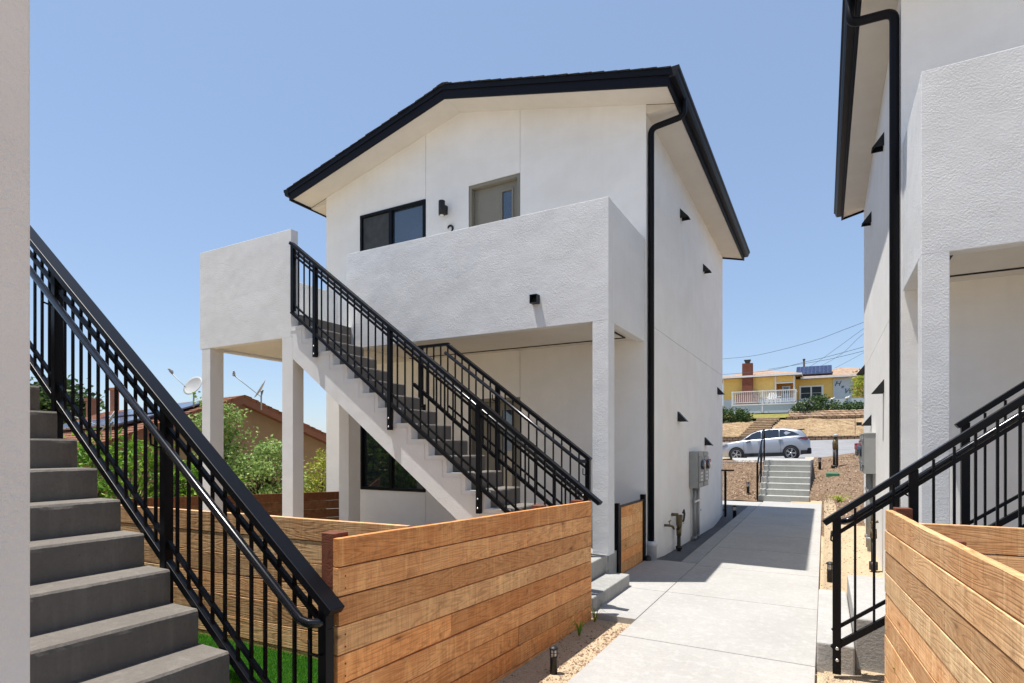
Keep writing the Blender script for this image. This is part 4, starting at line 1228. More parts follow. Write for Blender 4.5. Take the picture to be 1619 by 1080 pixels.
# grab rails at the street steps
GH = 'black handrails of the street steps'
t = thing('street_handrail', 'black handrail with posts left of the street steps, in front of the silver car', 'handrail', (-1.62, 18.4, 0.1), 0, GH)
MB().tube([(-1.66, 17.45, 1.00), (-1.66, 17.62, 1.02), (-1.66, 19.5, 2.02), (-1.66, 19.8, 2.04)], 0.026, 8).build('rail', mat_rail, t)
for yy, zt in ((17.50, 0.98), (18.55, 1.50), (19.6, 2.0)):
    MB().box(-1.685, -1.635, yy - .02, yy + .02, lin(yy, [(17.5, -0.06), (19.5, 1.0)]) - .1, zt).build('post', mat_rail, t)
MB().beam((-1.66, 17.5, 0.40), (-1.66, 19.6, 1.45), 0.02, 0.02).build('lower_rail', mat_rail, t)
t = thing('side_handrail', 'black T shaped handrail end beyond the far wall corner', 'handrail', (-2.12, 14.9, -0.3), 0, GH)
MB().box(-2.13, -2.08, 14.60, 14.65, -0.45, 0.88).build('post', mat_rail, t)
MB().beam((-2.6, 14.35, 0.90), (-1.93, 14.75, 0.90), 0.05, 0.035).build('rail', mat_rail, t)
# backflow riser in the right mulch
t = thing('backflow_riser', 'tall dark backflow pipe standing in the right mulch bed', 'pipe', (0.30, 20.7, 0.8))
z0 = 0.80
MB().tube([(0.28, 20.7, z0), (0.28, 20.7, z0 + 0.62)], 0.040, 10).tube([(0.36, 20.85, z0), (0.36, 20.85, z0 + 0.62)], 0.034, 10).tube([(0.28, 20.7, z0 + .02), (0.28, 20.7, z0 + 0.10)], 0.09, 10).build('pipe', mat_iron, t)
MB().tube([(0.28, 20.7, z0 + 0.62), (0.30, 20.72, z0 + 0.80), (0.33, 20.76, z0 + 0.98)], [0.05, 0.078, 0.055], 12).tube([(0.36, 20.85, z0 + 0.6), (0.34, 20.8, z0 + 0.9)], [0.04, 0.05], 10).build('valve_body', mat_brass, t)
MB().lathe([(0.07, 0), (0.085, 0.02), (0.085, 0.05), (0.04, 0.09)], (0.32, 20.73, z0 + 1.0), 14).build('valve_cap', mat_dish, t)
tag(MB().rbox(0.05, 0.40, 19.5, 19.8, 0.40, 0.70, 0.03).build('valve_box', mat_green), 'green plastic valve box lid sunk in the right mulch', 'valve box')
# bare-wire plant in the mulch, small weeds at the fence foot
def weed(x, y, z, n, h, mat, label, name='weed', sp=0.06, w=0.007):
    m = MB(); rnd = random.Random(int(x * 100 + y * 10))
    for i in range(n):
        a_ = rnd.random() * 6.28; b_ = (0.35 + rnd.random()) * sp; hh = h * (0.5 + 0.5 * rnd.random())
        dx, dy = math.cos(a_) * b_, math.sin(a_) * b_
        nx, ny = -math.sin(a_) * w, math.cos(a_) * w
        P = [Vector((x, y, z)), Vector((x + dx * .5, y + dy * .5, z + hh * .6)), Vector((x + dx * 1.2, y + dy * 1.2, z + hh)), Vector((x + dx * 2, y + dy * 2, z + hh * .8))]
        vs = []
        for k, p in enumerate(P):
            s_ = (1 - k / 3.2)
            vs += [p + Vector((nx, ny, 0)) * s_, p - Vector((nx, ny, 0)) * s_]
        m.add(vs, [(0, 1, 3, 2), (2, 3, 5, 4), (4, 5, 7, 6)])
    tag(m.build(name, mat), label, 'plant', 'small weeds and sprouts')
weed(-1.84, 4.55, -0.16, 12, 0.15, mat_leafbright, 'green grassy weed against the foot of the shaded fence')
weed(-1.86, 4.98, -0.16, 9, 0.16, mat_leafyellow, 'bright green blade of grass in front of the lower entry block')
weed(0.33, 15.9, 0.12, 30, 0.22, mat_leafyellow, 'pale yellow rosette plant in the right mulch', sp=0.22, w=0.02)
weed(0.37, 4.1, 0.12, 3, 0.03, mat_leafyellow, 'single green leaf caught on the right plank fence', sp=0.03)

# loose stones / chips along the walkway edges
m = MB(); rnd = random.Random(3)
def pebble(m, x, y, z, r):
    vs = [Vector((rnd.uniform(-1, 1), rnd.uniform(-1, 1), rnd.uniform(-.6, .6))).normalized() * r * rnd.uniform(.6, 1) for _ in range(4)]
    vs = [(x + r * c[0] * rnd.uniform(.6, 1.1), y + r * c[1] * rnd.uniform(.6, 1.1), z + r * c[2] * rnd.uniform(.4, .8)) for c in ((1, 0, 0), (0, 1, 0), (-1, 0, 0), (0, -1, 0), (0, 0, 1), (0, 0, -1))]
    m.add(vs, [(0, 1, 4), (1, 2, 4), (2, 3, 4), (3, 0, 4), (1, 0, 5), (2, 1, 5), (3, 2, 5), (0, 3, 5)])
for _ in range(1500):
    x = -1.50 - abs(rnd.gauss(0, 0.12)); y = rnd.uniform(2.0, 5.06); pebble(m, x, y, -0.167, rnd.choice([.003, .005, .007, .013]))
for _ in range(600):
    x = rnd.uniform(-1.95, -1.5); y = rnd.uniform(2.0, 5.06); pebble(m, x, y, -0.167, rnd.choice([.003, .005, .008]))
for _ in range(1300):
    x = rnd.uniform(-0.04, 0.62); y = rnd.uniform(6.45, 13) if rnd.random() < .75 else rnd.uniform(2.6, 4.6)
    pebble(m, x, y, base_z(x, y) + 0.003, rnd.choice([.003, .004, .006, .012]))
tag(m.build('gravel', mat_stone), 'loose gravel and chips scattered along the walkway edges', 'gravel', kind='stuff')
m = MB()
for _ in range(9000):
    if rnd.random() < .5:
        x = rnd.uniform(-6, -1.7); y = rnd.uniform(17.3, 20.9); z = lin(y, [(17.25, -0.04), (17.6, 0.0), (20.6, 0.97), (21.5, 1.0)]) + 0.03
    else:
        x = rnd.uniform(-0.3, 2.2); y = rnd.uniform(11.7, 24); z = rbz(x, y) + 0.01
        if x < -0.02 and y < YS0 + 0.1: continue
    a_ = rnd.random() * 6.28; l = rnd.uniform(.012, .042); w = rnd.uniform(.006, .016)
    c_, s_ = math.cos(a_), math.sin(a_); h = rnd.uniform(0, .03)
    m.add([(x - l * c_, y - l * s_, z), (x + w * s_, y - w * c_, z + h), (x + l * c_, y + l * s_, z + h), (x - w * s_, y + w * c_, z + 0.01)], [(0, 1, 2, 3)])
tag(m.build('bark_chips', mat_stone), 'bark chips scattered over the mulch banks by the street steps', 'mulch chips', kind='stuff')
# turf yard
struct(MB().grid(fr(-6, -2.06, 0.5), fr(0.4, 2.58, 0.5), lambda x, y: 0.125).build('turf_yard', mat_turfbase), 'green artificial turf behind the near stair', 'turf')
m = MB()
for _ in range(42000):
    x = rnd.uniform(-4.6, -2.1); y = rnd.uniform(1.6, 2.56)
    a_ = rnd.random() * 6.28; w = 0.0018; h = rnd.uniform(.014, .030); l = rnd.uniform(-.012, .012)
    c_, s_ = math.cos(a_) * w, math.sin(a_) * w
    m.add([(x - c_, y - s_, 0.124), (x + c_, y + s_, 0.124), (x + l, y + l * .6, 0.124 + h)], [(0, 1, 2)])
tag(m.build('turf_grass', mat_turf), 'blades of bright artificial grass in the fenced yard', 'grass', kind='stuff')

# ================================================================== PLANTS
def foliage(m, tips, n, spread, size, aspect, rnd, droop=0.0):
    for _ in range(n):
        t_ = rnd.choice(tips)
        p = t_ + Vector((rnd.gauss(0, 1), rnd.gauss(0, 1), rnd.gauss(0, 0.8))) * spread
        u = Vector((rnd.gauss(0, 1), rnd.gauss(0, 1), rnd.gauss(0, .7) - droop)).normalized()
        w = u.cross(Vector((rnd.gauss(0, 1), rnd.gauss(0, 1), rnd.gauss(0, 1)))).normalized()
        L = size * rnd.uniform(.6, 1.2); Wd = L * aspect
        nrm = u.cross(w) * L * 0.12
        m.add([p, p + u * L * .45 + w * Wd + nrm, p + u * L, p + u * L * .45 - w * Wd + nrm], [(0, 1, 2, 3)])
def plant(name, label, cat, base, shape, ntips, nleaf, spread, size, aspect, mat, group=None, seed=1, droop=0.0, stems=5, keep=None, stemr=0.02, extra=None):
    """shape(rnd) -> tip position relative to base"""
    rnd = random.Random(seed)
    t = thing(name, label, cat, base, 0, group)
    B = Vector(base)
    tips = [B + Vector(shape(rnd)) for _ in range(ntips)]
    b = MB()
    forks = []
    for i in range(stems):
        q = B + Vector(shape(rnd)) * 0.55
        forks.append(q)
        b.tube([B + Vector((rnd.uniform(-.1, .1), rnd.uniform(-.1, .1), -0.2)), (B + q) / 2 + Vector((rnd.uniform(-.08, .08), rnd.uniform(-.08, .08), 0)), q], [stemr, stemr * .8, stemr * .5], 5)
    for tp in tips:
        f_ = min(forks, key=lambda q: (q - tp).length)
        b.tube([f_, (f_ + tp) / 2 + Vector((0, 0, 0.05 * (tp - f_).length)), tp], [stemr * .4, stemr * .3, stemr * .15], 4)
    b.build('branches', mat_bark, t)
    m = MB(); foliage(m, tips, nleaf, spread, size, aspect, rnd, droop)
    m.build('leaves', mat, t)
    if extra:
        m = MB(); foliage(m, [tp for tp in tips if rnd.random() < .3], extra[0], spread * 1.1, extra[1], 0.45, rnd); m.build('blossoms', extra[2], t)
    return t
def ell(rx, ry, z0, z1, p=0.5):
    def f(r):
        a_ = r.random() * 6.28; q = r.random() ** p
        z = z0 + (z1 - z0) * r.random()
        k = math.sqrt(max(0.05, 1 - ((z - (z0 + z1) / 2) / ((z1 - z0) / 2)) ** 2 * 0.8))
        return (rx * q * math.cos(a_) * k, ry * q * math.sin(a_) * k, z)
    return f
BG = 'bushes behind the left lot fence'
plant('leafy_shrub', 'bright green long-leaved shrub seen through the near railing', 'shrub', (-11.6, 5.6, -0.9), ell(0.9, 1.45, 0.5, 2.45), 90, 2300, 0.13, 0.20, 0.16, mat_leafbright, BG, 11, 0.4, 8)
plant('feathery_bush', 'pale green feathery bush between the first two white columns', 'bush', (-11.2, 8.4, -0.8), ell(0.9, 1.35, 0.5, 2.3), 130, 7000, 0.11, 0.085, 0.34, mat_leafpale, BG, 12, 0.1, 8)
plant('feathery_bush', 'tall pale green sprig rising above the bush at the first column', 'bush', (-11.3, 7.6, -0.8), lambda r: (r.gauss(0, .16), r.gauss(0, .25), 1.5 + 1.75 * r.random()), 42, 2400, 0.10, 0.085, 0.34, mat_leafpale, BG, 13, 0.1, 5)
plant('leafy_shrub', 'yellow green small-leaved bush between column and white wall', 'bush', (-10.1, 9.6, -0.8), ell(0.75, 0.9, 0.4, 2.1), 90, 3600, 0.12, 0.085, 0.36, mat_leafyellow, BG, 14, 0.0, 7)
plant('leafy_shrub', 'low bright green bush behind the yard fence, left of the first column', 'bush', (-11.0, 6.9, -0.8), ell(0.9, 0.8, 0.3, 1.9), 80, 2600, 0.13, 0.12, 0.28, mat_leafbright, BG, 15, 0.2, 7)
plant('leafy_shrub', 'leafy green bush near the lower-left tile roof eave', 'bush', (-12.0, 4.3, -0.9), ell(0.8, 0.7, 0.3, 1.6), 50, 1300, 0.13, 0.18, 0.18, mat_leafbright, BG, 16, 0.4, 6)
# distant trees beyond the brown roof
plant('distant_tree', 'dark distant tree beyond the tile roof, behind the near railing', 'tree', (-70.9, 29.6, -1), ell(2.6, 3.0, 5.2, 8.6), 60, 2600, 0.75, 0.7, 0.3, mat_leafdark, 'distant trees at left', 21, 0, 5, stemr=0.3)
plant('distant_tree', 'low distant tree just above the near steps', 'tree', (-74, 26.5, -1), ell(3.8, 3.2, 3.6, 6.2), 60, 2200, 0.75, 0.7, 0.3, mat_leafdark, 'distant trees at left', 22, 0, 5, stemr=0.3)
# tree behind the camera on the lot line (seen only in the window glass)
plant('garden_tree', 'leafy tree on the lot line, mirrored in the lower window', 'tree', (-13.5, 0.5, -1.0), ell(2.6, 2.6, 0.8, 3.6), 160, 7000, 0.3, 0.24, 0.3, mat_leafbright, None, 23, 0, 7, stemr=0.08)

# ================================================================== BROWN HOUSE (left)
hb = thing('bungalow', 'single storey tan bungalow with reddish shingle roof and brown fascia, behind the left fence', 'house', (-14.3, 10.4, -1.0), math.atan2(0.983, 0.183))
# local frame: x along the gable wall (away), y towards the left/back, z up. origin below the peak
zpk = 2.93 + 1.0
GS = 0.405
hw_ = 4.4
def loc_build(mb, name, mat, parent, bevel=0.0): return mb.build(name, mat, parent, loc=(0, 0, 0), bevel=bevel)
q = MB().prism([(-hw_ + 0.5, 0), (hw_ - 0.5, 0), (hw_ - 0.5, zpk - 0.18 - GS * (hw_ - .5)), (0, zpk - 0.18), (-hw_ + 0.5, zpk - 0.18 - GS * (hw_ - .5))], 'y', 0.45, 12)
loc_build(q, 'wall', mat_tan, hb)
q = MB()
for sgn in (-1, 1):
    pr = [(0, zpk), (sgn * hw_, zpk - GS * hw_), (sgn * hw_, zpk - GS * hw_ - 0.05), (0, zpk - 0.05)]
    q.prism(pr, 'y', -0.02, 12.3)
    for i in range(22):                                   # ragged shingle courses along the rake
        u0, u1 = hw_ * i / 22, hw_ * (i + 1) / 22
        q.prism([(sgn * u0, zpk - GS * u0 + 0.004), (sgn * u1, zpk - GS * u1 + 0.028), (sgn * u1, zpk - GS * u1 + 0.001), (sgn * u0, zpk - GS * u0 + 0.001)], 'y', -0.05 - 0.02 * random.random(), 12.3)
rf = loc_build(q, 'roof', mat_redroof, hb)
q = MB()
for sgn in (-1, 1):
    q.prism([(0, zpk - 0.052), (sgn * (hw_ + .02), zpk - GS * hw_ - 0.055), (sgn * (hw_ + .02), zpk - GS * hw_ - 0.25), (0, zpk - 0.25)], 'y', 0.0, 0.045)
q.box(-hw_ - 0.0, -hw_ + 0.04, 0.05, 12.3, zpk - GS * hw_ - 0.22, zpk - GS * hw_ - 0.052)
loc_build(q, 'fascia', mat_brownfascia, hb)
q = MB()
for sgn in (-1, 1):
    q.prism([(0, zpk - 0.20), (sgn * hw_, zpk - GS * hw_ - 0.20), (sgn * hw_, zpk - GS * hw_ - 0.16), (0, zpk - 0.16)], 'y', 0.05, 0.449)
loc_build(q, 'soffit', mat_brownfascia, hb)
q = MB().box(-0.55, -0.20, 0.42, 0.449, zpk - 0.95, zpk - 0.42)
loc_build(q, 'gable_vent', mat_brownfascia, hb)
# solar array on the near slope
sa_ = thing('solar_array', 'dark tilted solar panels on the tan bungalow roof', 'solar panels', (-14.3, 10.4, -1.0), math.atan2(0.983, 0.183))
tilt = math.atan(GS) 
for i in range(5):
    q = MB().box(0, 1.0, 0, 1.6, 0, 0.04)
    o = q.build('panel', mat_solar, sa_, loc=(-2.55, 1.6 + i * 1.65, zpk - GS * 2.55 + 0.16), rot=(0, -tilt * 0.80, 0))
    q = MB().box(-0.01, 1.01, -0.01, 1.61, -0.04, -0.001)
    q.build('panel_frame', mat_solarframe, sa_, loc=(-2.55, 1.6 + i * 1.65, zpk - GS * 2.55 + 0.16), rot=(0, -tilt * 0.80, 0))
for i in range(4):
    q = MB().box(0, 1.0, 0, 1.6, 0, 0.04)
    q.build('panel', mat_solar, sa_, loc=(-1.45, 0.7 + i * 1.65, zpk - GS * 1.45 + 0.10), rot=(0, -tilt * 0.9, 0))
# chimneys pots
def chim(x, y, z, w, h, label):
    t = thing('roof_chimney', label, 'chimney', (x, y, z), 0.2, 'small brick chimneys beyond the tan bungalow')
    MB().box(-w / 2, w / 2, -w / 2, w / 2, 0, h).build('stack', mat_pot, t, loc=(0, 0, 0))
    MB().box(-w / 2 - .05, w / 2 + .05, -w / 2 - .05, w / 2 + .05, h, h + 0.12).build('crown', mat_pot, t, loc=(0, 0, 0))
chim(-29.3, 13.58, 1.9, 0.36, 1.68, 'short square brick chimney left of the taller one over the tile roof')
chim(-28.43, 14.06, 1.9, 0.25, 2.16, 'taller slim brick chimney over the tile roof')
# satellite dishes
def dish(x, y, z, az, el, r, label, armaz, arml=0.62, mast=0.4, armel=0.5):
    t = thing('satellite_dish', label, 'satellite dish', (x, y, z), 0, 'satellite dishes on the tan bungalow')
    C = Vector((x, y, z + mast))
    Rm = Matrix.Rotation(az, 4, 'Z') @ Matrix.Rotation(R(90) - el, 4, 'Y')
    prof = [(r * k / 6, r * 0.16 * (k / 6) ** 2) for k in range(0, 7)]
    prof[0] = (0.002, 0)
    m = MB(); n = 24; vs = []; fs = []
    for rr, zz in prof:
        for k in range(n):
            a_ = 6.28318 * k / n; vs.append(C + Rm @ Vector((rr * math.cos(a_), rr * 0.9 * math.sin(a_), zz)))
    for rr, zz in reversed(prof):
        for k in range(n):
            a_ = 6.28318 * k / n; vs.append(C + Rm @ Vector((rr * math.cos(a_), rr * 0.9 * math.sin(a_), zz - 0.012)))
    for i in range(13):
        for k in range(n): fs.append((i * n + k, i * n + (k + 1) % n, (i + 1) * n + (k + 1) % n, (i + 1) * n + k))
    m.add(vs, fs, True); m.build('reflector', mat_dish, t)
    A = C + Rm @ Vector((0, 0, 0)) - Vector((0, 0, r * .75))
    d = Vector((math.cos(armaz) * math.cos(armel), math.sin(armaz) * math.cos(armel), math.sin(armel)))
    E_ = A + d * arml
    MB().tube([C - Vector((0, 0, .05)), A, E_], 0.016, 6).build('arm', mat_conduit, t)
    sd = Vector((-math.sin(armaz), math.cos(armaz), 0))
    MB().tube([E_ - sd * 0.05, E_ + Vector((0, 0, 0.06)) + sd * .05], 0.035, 8).tube([E_ - sd * .06 + Vector((0, 0, .05)), E_ + sd * 0.12 + Vector((0, 0, 0.09))], 0.022, 8).build('receiver', mat_dish, t)
    MB().tube([(x, y, z - 0.1), (x, y, z + mast * .6), tuple(C - Rm @ Vector((0, 0, .05)))], 0.02, 8).build('mast', mat_conduit, t)
    return t
ray2 = lambda ang: ang
dish(-14.58, 9.12, 2.62, R(285), R(30), 0.29, 'round pale satellite dish facing the camera left of the first column', R(205), 0.85, 0.45, 0.75)
dish(-13.05, 10.0, 2.55, R(236), R(28), 0.28, 'edge-on satellite dish between the first two columns', R(232), 0.85, 0.45, 0.7)
dish(-13.2, 6.45, 1.72, R(246), R(28), 0.26, 'edge-on satellite dish low on the roof behind the near railing', R(244), 0.7, 0.3, 0.4)

# ================================================================== SILVER CAR
def build_car(loc, rz, roll, label):
    t = bpy.data.objects.new('parked_car', None); col.objects.link(t)
    t['label'] = label; t['category'] = 'car'
    t.location = loc; t.rotation_euler = (0, roll, rz); t.scale = (1.0, 1.0, 1.055)
    HWID = 0.955
    def body(mb, st):
        """stations: x, [(halfwidth, z) ...] from bottom to top centre"""
        k = len(st[0][1]); vs = []
        for x, pr in st:
            for hw, z in pr: vs.append((x, -hw, z))
            for hw, z in reversed(pr): vs.append((x, hw, z))
        n = 2 * k; fs = []
        for i in range(len(st) - 1):
            for j in range(n - 1): fs.append((i * n + j, (i + 1) * n + j, (i + 1) * n + j + 1, i * n + j + 1))
        fs.append(tuple(range(n))); fs.append(tuple((len(st) - 1) * n + j for j in range(n - 1, -1, -1)))
        mb.add(vs, fs, True)
    ztop = lambda x: lin(x, [(0, 0.74), (0.06, 0.86), (0.25, 0.96), (0.6, 1.045), (1.1, 1.115), (1.35, 1.14), (4.2, 1.28), (4.55, 1.24), (4.70, 1.10), (4.78, 0.95)])
    wid = lambda x: lin(x, [(0, 0.62), (0.08, 0.76), (0.3, 0.88), (0.8, 0.945), (1.5, 0.955), (3.6, 0.965), (4.3, 0.93), (4.6, 0.84), (4.78, 0.72)])
    low = lambda x: lin(x, [(0, 0.36), (0.2, 0.26), (0.8, 0.22), (4.2, 0.24), (4.6, 0.30), (4.78, 0.42)])
    xs_ = [0, .03, .08, .18, .35, .6, .9, 1.1, 1.35, 1.7, 2.1, 2.6, 3.1, 3.5, 3.9, 4.2, 4.4, 4.55, 4.65, 4.72, 4.76, 4.78]
    st = []
    for x in xs_:
        w, zt, zl = wid(x), ztop(x), low(x)
        zm = zl + (zt - zl) * .5
        st.append((x, [(w * .86, zl), (w * .97, zl + .10), (w * 0.985, zl + (zt - zl) * .32), (w, zm + .02), (w * 0.99, zl + (zt - zl) * .68), (w * 0.955, zt - 0.07), (w * 0.90, zt - .012), (w * .5, zt + .012), (0.001, zt + .018)]))
    b = MB(); body(b, st)
    bo = b.build('body', mat_car, t, loc=(0, 0, 0))
    # greenhouse
    zr = lambda x: lin(x, [(1.22, 1.12), (1.5, 1.32), (1.8, 1.50), (2.1, 1.615), (2.5, 1.685), (3.0, 1.705), (3.6, 1.68), (4.15, 1.61), (4.35, 1.56), (4.55, 1.33), (4.66, 1.18)])
    gs = []
    for x in [1.22, 1.5, 1.8, 2.1, 2.5, 3.0, 3.6, 4.15, 4.35, 4.55, 4.66]:
        zt = zr(x); zb = ztop(x) - 0.03; wb = wid(x) * 0.915
        f_ = max(0.02, (zt - zb)) / 0.58
        wr = wb - 0.20 * f_
        gs.append((x, [(wb, zb), (wb - 0.20 * f_ * .45, zb + (zt - zb) * .5), (wr + .01, zt - .05 * f_), (wr - .05, zt - .012), (wr * .5, zt + .008), (0.001, zt + .015)]))
    b = MB(); body(b, gs); b.build('roof', mat_car, t, loc=(0, 0, 0))
    def side(x, z):
        zt = zr(x); zb = ztop(x) - 0.03; wb = wid(x) * .915
        f_ = max(.02, zt - zb) / .58
        k = (z - zb) / max(.02, zt - zb)
        return wb - 0.20 * f_ * k + .016
    for poly in ([(1.42, 1.165), (2.31, 1.20), (2.31, 1.61), (2.08, 1.565), (1.80, 1.45)], [(2.34, 1.20), (3.24, 1.235), (3.24, 1.65), (2.75, 1.655), (2.34, 1.62)], [(3.27, 1.24), (4.26, 1.32), (3.95, 1.50), (3.65, 1.60), (3.27, 1.645)]):
        for sgn in (-1, 1):
            gl = MB()
            vs = [(x, sgn * side(x, z), z) for x, z in poly] + [(x, sgn * (side(x, z) - .02), z) for x, z in poly]
            n = len(poly)
            fs = [tuple(range(n)), tuple(range(2 * n - 1, n - 1, -1))] + [(i, i + n, (i + 1) % n + n, (i + 1) % n) for i in range(n)]
            gl.add(vs, fs)
            gl.build('side_window', mat_carglass, t, loc=(0, 0, 0))
    ws = MB().add([(1.30, -.72, 1.19), (1.30, .72, 1.19), (2.02, .58, 1.61), (2.02, -.58, 1.61)], [(0, 1, 2, 3)]); ws.build('windscreen', mat_carglass, t, loc=(0, 0, 0.012))
    ws = MB().add([(4.68, -.66, 1.24), (4.68, .66, 1.24), (4.42, .58, 1.54), (4.42, -.58, 1.54)], [(3, 2, 1, 0)]); ws.build('rear_window', mat_carglass, t, loc=(0.02, 0, 0))
    sp_ = MB().rbox(4.15, 4.52, -.56, .56, 1.585, 1.625, .012); sp_.build('spoiler', mat_black, t, loc=(0, 0, 0))
    # cladding, sills, arches
    c = MB()
    for sgn in (-1, 1):
        c.box(1.35, 3.45, sgn * .90, sgn * .978, 0.21, 0.40)
    c.rbox(-0.01, 0.30, -.70, .70, 0.27, 0.42, .03); c.rbox(4.40, 4.81, -.80, .80, 0.28, 0.60, .04); c.rbox(4.30, 4.62, -.93, .93, 0.28, 0.50, .04)
    for cx in (0.97, 3.82):
        for sgn in (-1, 1):
            vs = []; n = 20
            for r_, y_ in ((0.355, .982), (0.43, .982), (0.43, .90)):
                for k in range(n + 1):
                    a_ = math.pi * (k / n) * 1.12 - 0.19
                    vs.append((cx + r_ * math.cos(a_), sgn * y_, 0.36 + r_ * math.sin(a_)))
            fs = []
            for i in range(2):
                for k in range(n): fs.append((i * (n + 1) + k, i * (n + 1) + k + 1, (i + 1) * (n + 1) + k + 1, (i + 1) * (n + 1) + k))
            c.add(vs, fs)
            vs = [(cx + .40 * math.cos(6.28318 * k / 28), sgn * .975, 0.36 + .40 * math.sin(6.28318 * k / 28)) for k in range(28)]
            c.add(vs, [tuple(range(28))])
    c.build('cladding', mat_rubber, t, loc=(0, 0, 0))
    for cx in (0.97, 3.82):
        for sgn in (-1, 1):
            w = bpy.data.objects.new('wheel', None); col.objects.link(w); w.parent = t; w.location = (cx, sgn * .88, 0.36)
            RX = Matrix.Rotation(R(90) * (1 if sgn < 0 else -1), 4, 'X')
            MB().lathe([(0.24, -.11), (0.345, -.10), (0.362, -.06), (0.362, .075), (0.345, .115), (0.265, .125), (0.25, .10)], (0, 0, 0), 28, RX).build('tyre', mat_rubber, w, loc=(0, 0, 0))
            r = MB(); r.lathe([(0.262, .05), (0.262, .118), (0.245, .12), (0.235, .06)], (0, 0, 0), 28, RX)
            r.lathe([(0.055, .06), (0.055, .115), (0.03, .12)], (0, 0, 0), 12, RX)
            for k in range(10):
                a_ = (k // 2) * 2 * math.pi / 5 + (0.14 if k % 2 else -0.14)
                p = RX @ Vector((0.04 * math.cos(a_), .04 * math.sin(a_), .105)); q_ = RX @ Vector((.25 * math.cos(a_), .25 * math.sin(a_), .105))
                r.beam(p, q_, .028, .025, up=(0, 1, 0))
            r.build('rim', mat_rim, w, loc=(0, 0, 0))
    for sgn in (-1, 1):
        h = MB(); h.prism([(0.05, 0.80), (0.50, 0.945), (0.46, 0.99), (0.20, .93), (0.06, .86)], 'y', sgn * .78, sgn * .905); h.build('headlight', mat_head, t, loc=(0, 0, 0))
        h = MB(); h.prism([(4.16, 1.135), (4.66, 1.02), (4.74, 1.12), (4.60, 1.20), (4.35, 1.19)], 'y', sgn * .70, sgn * .915); h.build('tail_light', mat_tail, t, loc=(0, 0, 0))
        h = MB(); h.rbox(1.52, 1.70, sgn * .95, sgn * 1.12, 1.13, 1.25, .03); h.beam((1.60, sgn * .90, 1.15), (1.60, sgn * .99, 1.17), .04, .03, up=(1, 0, 0)); h.build('wing_mirror', mat_black, t, loc=(0, 0, 0))
    h = MB()
    for x in (2.15, 3.22):
        for sgn in (-1, 1): h.rbox(x, x + .2, sgn * .952, sgn * .985, 1.005 + (x - 2) * .05, 1.04 + (x - 2) * .05, .012)
    h.build('door_handle', mat_car, t, loc=(0, 0, 0))
    h = MB()
    for x in (1.38, 2.32, 3.30):
        for sgn in (-1, 1): h.box(x, x + .008, sgn * .95, sgn * (wid(x) + .0035), 0.36, 1.12)
    h.build('door_gap', mat_black, t, loc=(0, 0, 0))
    return t
build_car((-5.42, 36.2, 0.625), 0.0, -0.040, 'silver five door crossover parked on the street behind the walkway, facing left')

# ================================================================== YELLOW HOUSE
yh = thing('yellow_house', 'yellow single storey house with white trim and porch on the hill across the street', 'house', (-3, 60, 4.7))
GB = 4.55
YL = 57.5       # left wing front
YR = 59.5       # right wing front
q = MB(); q.box(-8.42, -3.93, YL, 66, 6.0, 8.0); q.box(-3.93, -2.30, YL + 1.3, 66, 6.0, 8.0); q.box(-3.93, -2.40, YL + 0.02, YL + 0.2, 7.45, 8.0)
q.box(-2.30, 5.5, YR, 66, 5.9, 7.85)
q.box(-2.42, -2.32, YL + .2, YR, 7.35, 8.0)
q.build('wall', mat_yellow, yh)
q = MB(); q.box(-8.44, -2.30, YL - 0.02, YL + 0.4, GB, 5.998); q.box(-8.44, -2.31, YL + .41, 65.9, GB, 5.99); q.box(-2.30, 5.52, YR - 0.02, 65.8, GB, 5.895); q.build('base_wall', mat_bluewhite, yh)
q = MB(); q.box(-3.86, -2.44, YL + 1.28, YL + 1.298, 6.0, 7.44); q.build('porch_back', mat_dorange, yh)
q = MB(); q.box(-3.45, -2.75, YL + 1.25, YL + 1.275, 5.5, 7.2); dd = q.build('door', mat_bluewhite, yh)
q = MB(); q.box(-3.3, -2.9, YL + 1.235, YL + 1.249, 6.5, 7.1); q.build('pane', mat_glass, dd)
q = MB()
for x in (-3.98, -2.45): MB().box(x, x + 0.12, YL - 0.06, YL + 0.06, 5.35, 8.0).build('porch_post', mat_white, yh)
MB().box(-3.86, -2.45, YL - 0.03, YL + 0.03, 7.33, 7.44).build('porch_beam', mat_white, yh)
MB().box(-8.5, -8.40, YL - .04, YL + .05, GB, 8.0).build('corner_trim', mat_white, yh)
# hipped roofs
def hip(mb, x0, x1, y0, y1, z, rise, inset):
    cy = (y0 + y1) / 2
    vs = [(x0, y0, z), (x1, y0, z), (x1, y1, z), (x0, y1, z), (x0 + inset, cy, z + rise), (x1 - inset, cy, z + rise), (x0, y0, z - .12), (x1, y0, z - .12), (x1, y1, z - .12), (x0, y1, z - .12)]
    mb.add(vs, [(0, 1, 5, 4), (1, 2, 5), (2, 3, 4, 5), (3, 0, 4), (6, 9, 8, 7)])
q = MB(); hip(q, -9.1, -1.75, YL - .6, 66.5, 8.14, 1.0, 3.2); hip(q, -3.0, 6.2, YR - .65, 66.6, 7.94, 1.15, 4.3)
rf = q.build('roof', mat_beigeroof, yh)
q = MB(); q.box(-9.12, -1.73, YL - .64, YL - .6, 8.0, 8.16); q.box(-1.77, -1.73, YL - .6, YR - .66, 8.0, 8.16); q.box(-9.12, -9.08, YL - .6, 66, 8.0, 8.16); q.box(-1.9, 6.2, YR - .69, YR - .65, 7.80, 7.96)
q.build('fascia', mat_white, yh)
ch = MB(); ch.box(-6.72, -5.82, YL - .55, YL - .02, 5.0, 9.32); ch.box(-7.25, -5.35, YL - .50, YL - .021, 5.0, 6.45)
co_ = ch.build('chimney', mat_brick, yh)
